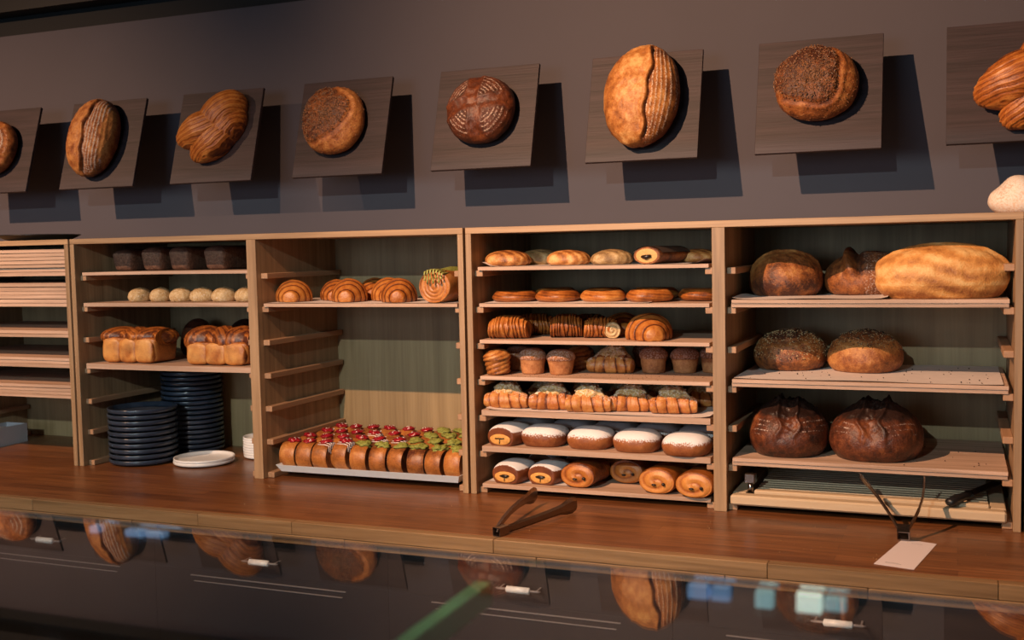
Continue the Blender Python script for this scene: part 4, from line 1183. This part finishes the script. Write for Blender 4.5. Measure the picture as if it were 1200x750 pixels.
def dark_loaf(seed, a, b, c):
    """tall loaf: floury arcs on both shoulders, a torn scar down the middle and burnt jagged ears on top"""
    def gg(P): return P[:, 0] / a + .07 * np.sin(P[:, 2] * 60 + seed) + .04 * np.sin(P[:, 2] * 150) - .02
    def sh(D_, P):
        g = gg(P); up = sstep(.0, .5, D_[:, 2]); zz = P[:, 2] / c
        m_ = sstep(.25, .6, zz)
        k = 1 + .02 * fbm(P, 30, seed) + m_ * (.055 * np.exp(-((np.abs(g) - .22) / .04) ** 2) - .04 * np.exp(-(g / .16) ** 2)) + .05 * fbm(P, 150, seed + 1) * np.exp(-(g / .17) ** 2) * m_
        P = P * k[:, None]
        ridge = sstep(.80, .97, D_[:, 2])
        P[:, 2] += ridge * c * (.10 * np.abs(fbm(P, 95, seed + 3)) + .05)
        ear_ = np.exp(-((D_[:, 2] - .80) / .07) ** 2)
        P[:, :2] *= (1 + .10 * ear_ * (.5 + .5 * np.sin(np.arctan2(P[:, 1], P[:, 0]) * 9 + seed)))[:, None]
        return P
    def to(D_, P):
        g = np.abs(gg(P)); zz = P[:, 2] / c
        arc = .5 + .5 * np.sin(zz * 72 + 7 * (np.abs(P[:, 0]) / a - .6) ** 2 * 4)
        cheek = sstep(.24, .32, g) * sstep(.98, .80, g) * sstep(.36, .50, zz) * sstep(.86, .74, zz)
        R_ = .50 + .32 * fbm(P, 40, seed) + .15 * fbm(P, 130, seed) - .75 * sstep(.74, .90, zz) - .12 * (zz < .12)
        return T3(R_, cheek * arc ** 2 * (.36 + .2 * fbm(P, 60, seed + 4)))
    return blob('scored_loaf', a, b, c, .34, .88, 170, 96, sh, to)
put('scored_loaf', dark_loaf(0, .094, .112, .120), C['dark'], (2.099, .138, zt), .05, 'dark crusty loaf with floury rings, left of the scored pair', 'bread', 'dark scored loaves')
put('scored_loaf', dark_loaf(2, .106, .115, .122), C['dark'], (2.300, .138, zt), -.04, 'dark crusty loaf with floury rings, right of the scored pair', 'bread', 'dark scored loaves')

# slatted crumb board on the lowest rails
rk = empty('slatted_bread_board', (0, 0, tz(0) + .0003)); tag(rk, 'pale wooden slatted bread-cutting board on the lowest rails of the right bay', 'board')
x0, x1 = B4[0] + .007, B4[1] - .012
box('frame_rail', x0, x1, .006, .040, 0, .024, M['rack'], rk, .004)
box('frame_rail', x0, x1, .365, .40, 0, .024, M['rack'], rk, .003)
box('frame_rail', x0, x0 + .032, .041, .364, 0, .024, M['rack'], rk, .002)
box('frame_rail', x1 - .032, x1, .041, .364, 0, .024, M['rack'], rk, .002)
box('crumb_pan', x0 + .033, x1 - .033, .041, .364, .0, .004, M['black'], rk)
box('inner_rail', x0 + .05, x1 - .034, .044, .062, .014, .030, M['rack'], rk, .002)
for i in range(12):
    y = .072 + i * .0245
    box('slat', x0 + .05, x1 - .036, y, y + .006, .0235, .0268, M['rack'], rk)
for s in (0, 1):
    box('slat_bearer', x0 + .052 + s * .46, x0 + .064 + s * .46, .064, .363, .0042, .0232, M['rack'], rk)
# steel scraper/clip at the left end and black knife handle at the right
kn = empty('bread_knife', (2.478, .040, tz(0) + .0395), (0, 0, math.radians(62))); tag(kn, 'bread knife with a black handle lying on the slatted board, pointing back', 'knife')
v, fc = tube([(-.035, 0, .0), (-.03, 0, .0), (0, .0, .001), (.03, 0, .0), (.055, 0, 0), (.06, 0, 0)], [.006, .0115, .0125, .011, .0115, .006], 12, .8)
link('handle', mesh('handle', v, fc), kn, M['black'])
box('blade', .058, .19, -.014, .012, -.001, .001, M['steel'], kn)
kn.rotation_euler = (0, math.radians(-3), math.radians(62))
cl = empty('board_clamp', (2.020, .050, tz(0) + .0246), (0, 0, -.1)); tag(cl, 'small shiny steel clamp standing at the left end of the slatted board', 'clamp')
v, fc = tube([(0, 0, .0003), (0, 0, .022)], [.0075, .006], 12); link('stem', mesh('stem', v, fc), cl, M['steel'])
box('head', -.0125, .0125, -.011, .011, .0225, .046, M['steel'], cl, .002)

# ------------------------------------------------------------------ tongs and card on the counter
def tongs_arm(pts, w_, th, mat, parent, name='arm', up=(0, 0, 1)):
    """flat strip with a channel fold, ending in a scalloped blade"""
    P = [Vector(p) for p in pts]; bm = bmesh.new(); rows = []
    for i, p in enumerate(P):
        d = (P[min(i + 1, len(P) - 1)] - P[max(i - 1, 0)]).normalized()
        upv = Vector(up); s = d.cross(upv).normalized(); n = s.cross(d).normalized()
        w1 = w_[i] / 2; c = th
        rows.append([bm.verts.new(p + n * w1 - s * c * .5), bm.verts.new(p + n * w1 * .5 + s * c * 1.6), bm.verts.new(p - n * w1 * .5 + s * c * 1.6), bm.verts.new(p - n * w1 - s * c * .5),
                     bm.verts.new(p - n * w1 * .9 - s * c * 1.2), bm.verts.new(p - n * w1 * .45 + s * c * .6), bm.verts.new(p + n * w1 * .45 + s * c * .6), bm.verts.new(p + n * w1 * .9 - s * c * 1.2)])
    for i in range(len(rows) - 1):
        for k in range(8): bm.faces.new((rows[i][k], rows[i + 1][k], rows[i + 1][(k + 1) % 8], rows[i][(k + 1) % 8]))
    bm.faces.new(rows[0][::-1]); bm.faces.new(rows[-1])
    return link(name, bm_mesh(name, bm, False), parent, mat)
t1 = empty('serving_tongs', (1.536, -.375, 0)); tag(t1, 'steel tongs lying open on the counter below the pastry bay', 'tongs')
# hinge: square open sleeve pointing at the camera
def sleeve(parent, hw, L, wall, M_):
    bm = bmesh.new()
    for q in ((-hw, hw, 0, L, hw - wall, hw), (-hw, hw, 0, L, -hw, -hw + wall), (-hw, -hw + wall, 0, L, -hw + wall, hw - wall), (hw - wall, hw, 0, L, -hw + wall, hw - wall)): add_box(bm, *q, M=M_)
    return bm_mesh('hinge_sleeve', bm, False)
Mh = Matrix.Translation((0, 0, .0105)) @ Matrix.Rotation(math.radians(-14), 4, 'Z')
link('hinge_sleeve', sleeve(t1, .0098, .035, .0014, Mh), t1, M['steel'])
W8 = [.014, .018, .020, .020, .021, .024, .036, .040, .030]
def lerp(a, b_, ts, bow=(0, 0, 0)):
    a, b_ = Vector(a), Vector(b_); return [a.lerp(b_, t) + Vector(bow) * math.sin(PI * t) for t in ts]
ts = [0, .08, .2, .4, .6, .76, .86, .94, 1.0]
tongs_arm(lerp((.006, .012, .010), (.098, .262, .022), ts, (.004, 0, 0)), W8, .0016, M['steel'], t1)
tongs_arm(lerp((-.004, .012, .014), (-.018, .300, .030), ts, (-.006, 0, .008)), W8, .0016, M['steel'], t1)
# tongs leaning on the slatted board, hinge down
t2 = empty('serving_tongs', (2.374, -.150, 0)); tag(t2, 'steel tongs standing open in a V, leaning on the slatted board above the white card', 'tongs')
Mh = Matrix.Translation((0, -.006, .0135)) @ Matrix.Rotation(math.radians(35), 4, 'X')
link('hinge_sleeve', sleeve(t2, .0125, .022, .002, Mh), t2, M['steel'])
W9 = [.014, .016, .017, .017, .017, .018, .024, .024, .014]
tongs_arm(lerp((-.008, .004, .022), (-.098, .121, .113), ts, (.006, 0, 0)), W9, .0014, M['steel'], t2, up=(0, -.7, .7))
tongs_arm(lerp((.008, .004, .022), (.038, .121, .115), ts, (.010, 0, 0)), W9, .0014, M['steel'], t2, up=(0, -.7, .7))
# card
cd = empty('paper_card', (0, 0, .0004)); tag(cd, 'small white paper card lying on the counter in front of the upright tongs', 'card')
pts = [(2.327, -.338), (2.402, -.355), (2.440, -.151), (2.372, -.131)]
cc = Vector((2.385, -.244, 0)); cd.location = (cc.x, cc.y, .0004)
v = [(x - cc.x, y - cc.y, 0) for x, y in pts] + [(x - cc.x, y - cc.y, .0006) for x, y in pts]
link('sheet', mesh('sheet', v, [(3, 2, 1, 0), (4, 5, 6, 7), (0, 1, 5, 4), (1, 2, 6, 5), (2, 3, 7, 6), (3, 0, 4, 7)], False), cd, M['card'])
bm = bmesh.new()
ex = Vector((.975, -.22, 0)).normalized(); ey = Vector((.22, .975, 0)).normalized()
Mb = Matrix(((ex.x, ey.x, 0, 0), (ex.y, ey.y, 0, 0), (0, 0, 1, 0), (0, 0, 0, 1)))
rs = random.Random(4)
for ly, xs, xe, hh in ((-.086, -.020, .012, .0022), (-.081, -.020, .006, .0016), (.080, -.012, .010, .0014)):
    x = xs
    while x < xe:
        w_ = rs.uniform(.002, .005); add_box(bm, x, min(x + w_, xe), ly, ly + hh, .0006, .00075, Mb); x += w_ + .0009
link('printed_lines', bm_mesh('printed_lines', bm), cd, M['ink'])

# ------------------------------------------------------------------ glass display case in front of the counter
def glass(name, c, rough=.0, ior=1.5):
    m, nt, b = newmat(name)
    b.inputs['Base Color'].default_value = (*c, 1); b.inputs['Roughness'].default_value = rough
    b.inputs['Transmission Weight'].default_value = 1.0; b.inputs['IOR'].default_value = ior
    return m
M['glass'] = glass('clear_glass', (.97, .985, .98))
M['green'] = plain('green_glass_edge', (.10, .42, .22), .3)
cs = empty('display_case', (2.2, -1.9, -.9)); tag(cs, 'glass-topped display case in the foreground, reflecting the wall boards', 'display case')
def lb(name, x0, x1, y0, y1, z0, z1, mat, bev=0):
    return box(name, x0 - 2.2, x1 - 2.2, y0 + 1.9, y1 + 1.9, z0 + .9, z1 + .9, mat, cs, bev)
lb('glass_top', -.4, 4.6, -2.46, -1.745, .368, .380, M['glass'], .0012)
fin = lb('glass_divider', 2.129, 2.141, -2.44, -1.80, .350, .3675, M['green'])
fin['label'] = 'green-tinted glass divider seen edge-on'
def glint_mat(name, c, st):
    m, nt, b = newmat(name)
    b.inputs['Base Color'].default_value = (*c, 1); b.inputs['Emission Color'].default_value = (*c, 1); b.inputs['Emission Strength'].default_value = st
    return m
LW = glint_mat('glint_white', (.75, 1.0, .90), .62); LBl = glint_mat('glint_blue', (.20, .38, .68), .30); LT = glint_mat('glint_teal', (.30, .60, .66), .36)  # glowing colours imitate window reflections along the glass edge
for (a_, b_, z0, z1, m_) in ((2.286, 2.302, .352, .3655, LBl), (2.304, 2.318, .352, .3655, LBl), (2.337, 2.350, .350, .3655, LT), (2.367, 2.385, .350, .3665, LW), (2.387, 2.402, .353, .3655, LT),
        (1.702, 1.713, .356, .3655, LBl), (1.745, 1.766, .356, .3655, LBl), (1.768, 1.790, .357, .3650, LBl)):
    o = lb('window_glint', a_, b_, -1.760, -1.750, z0 + .005, z1 + .0018, m_, .0008); o['label'] = 'small glowing strip in place of a window reflection'
lb('front_glass', -.4, 4.6, -2.454, -2.446, -.02, .3675, M['glass'])
lb('base_cabinet', -.4, 4.6, -2.46, -1.80, -.9, -.021, M['cab'])
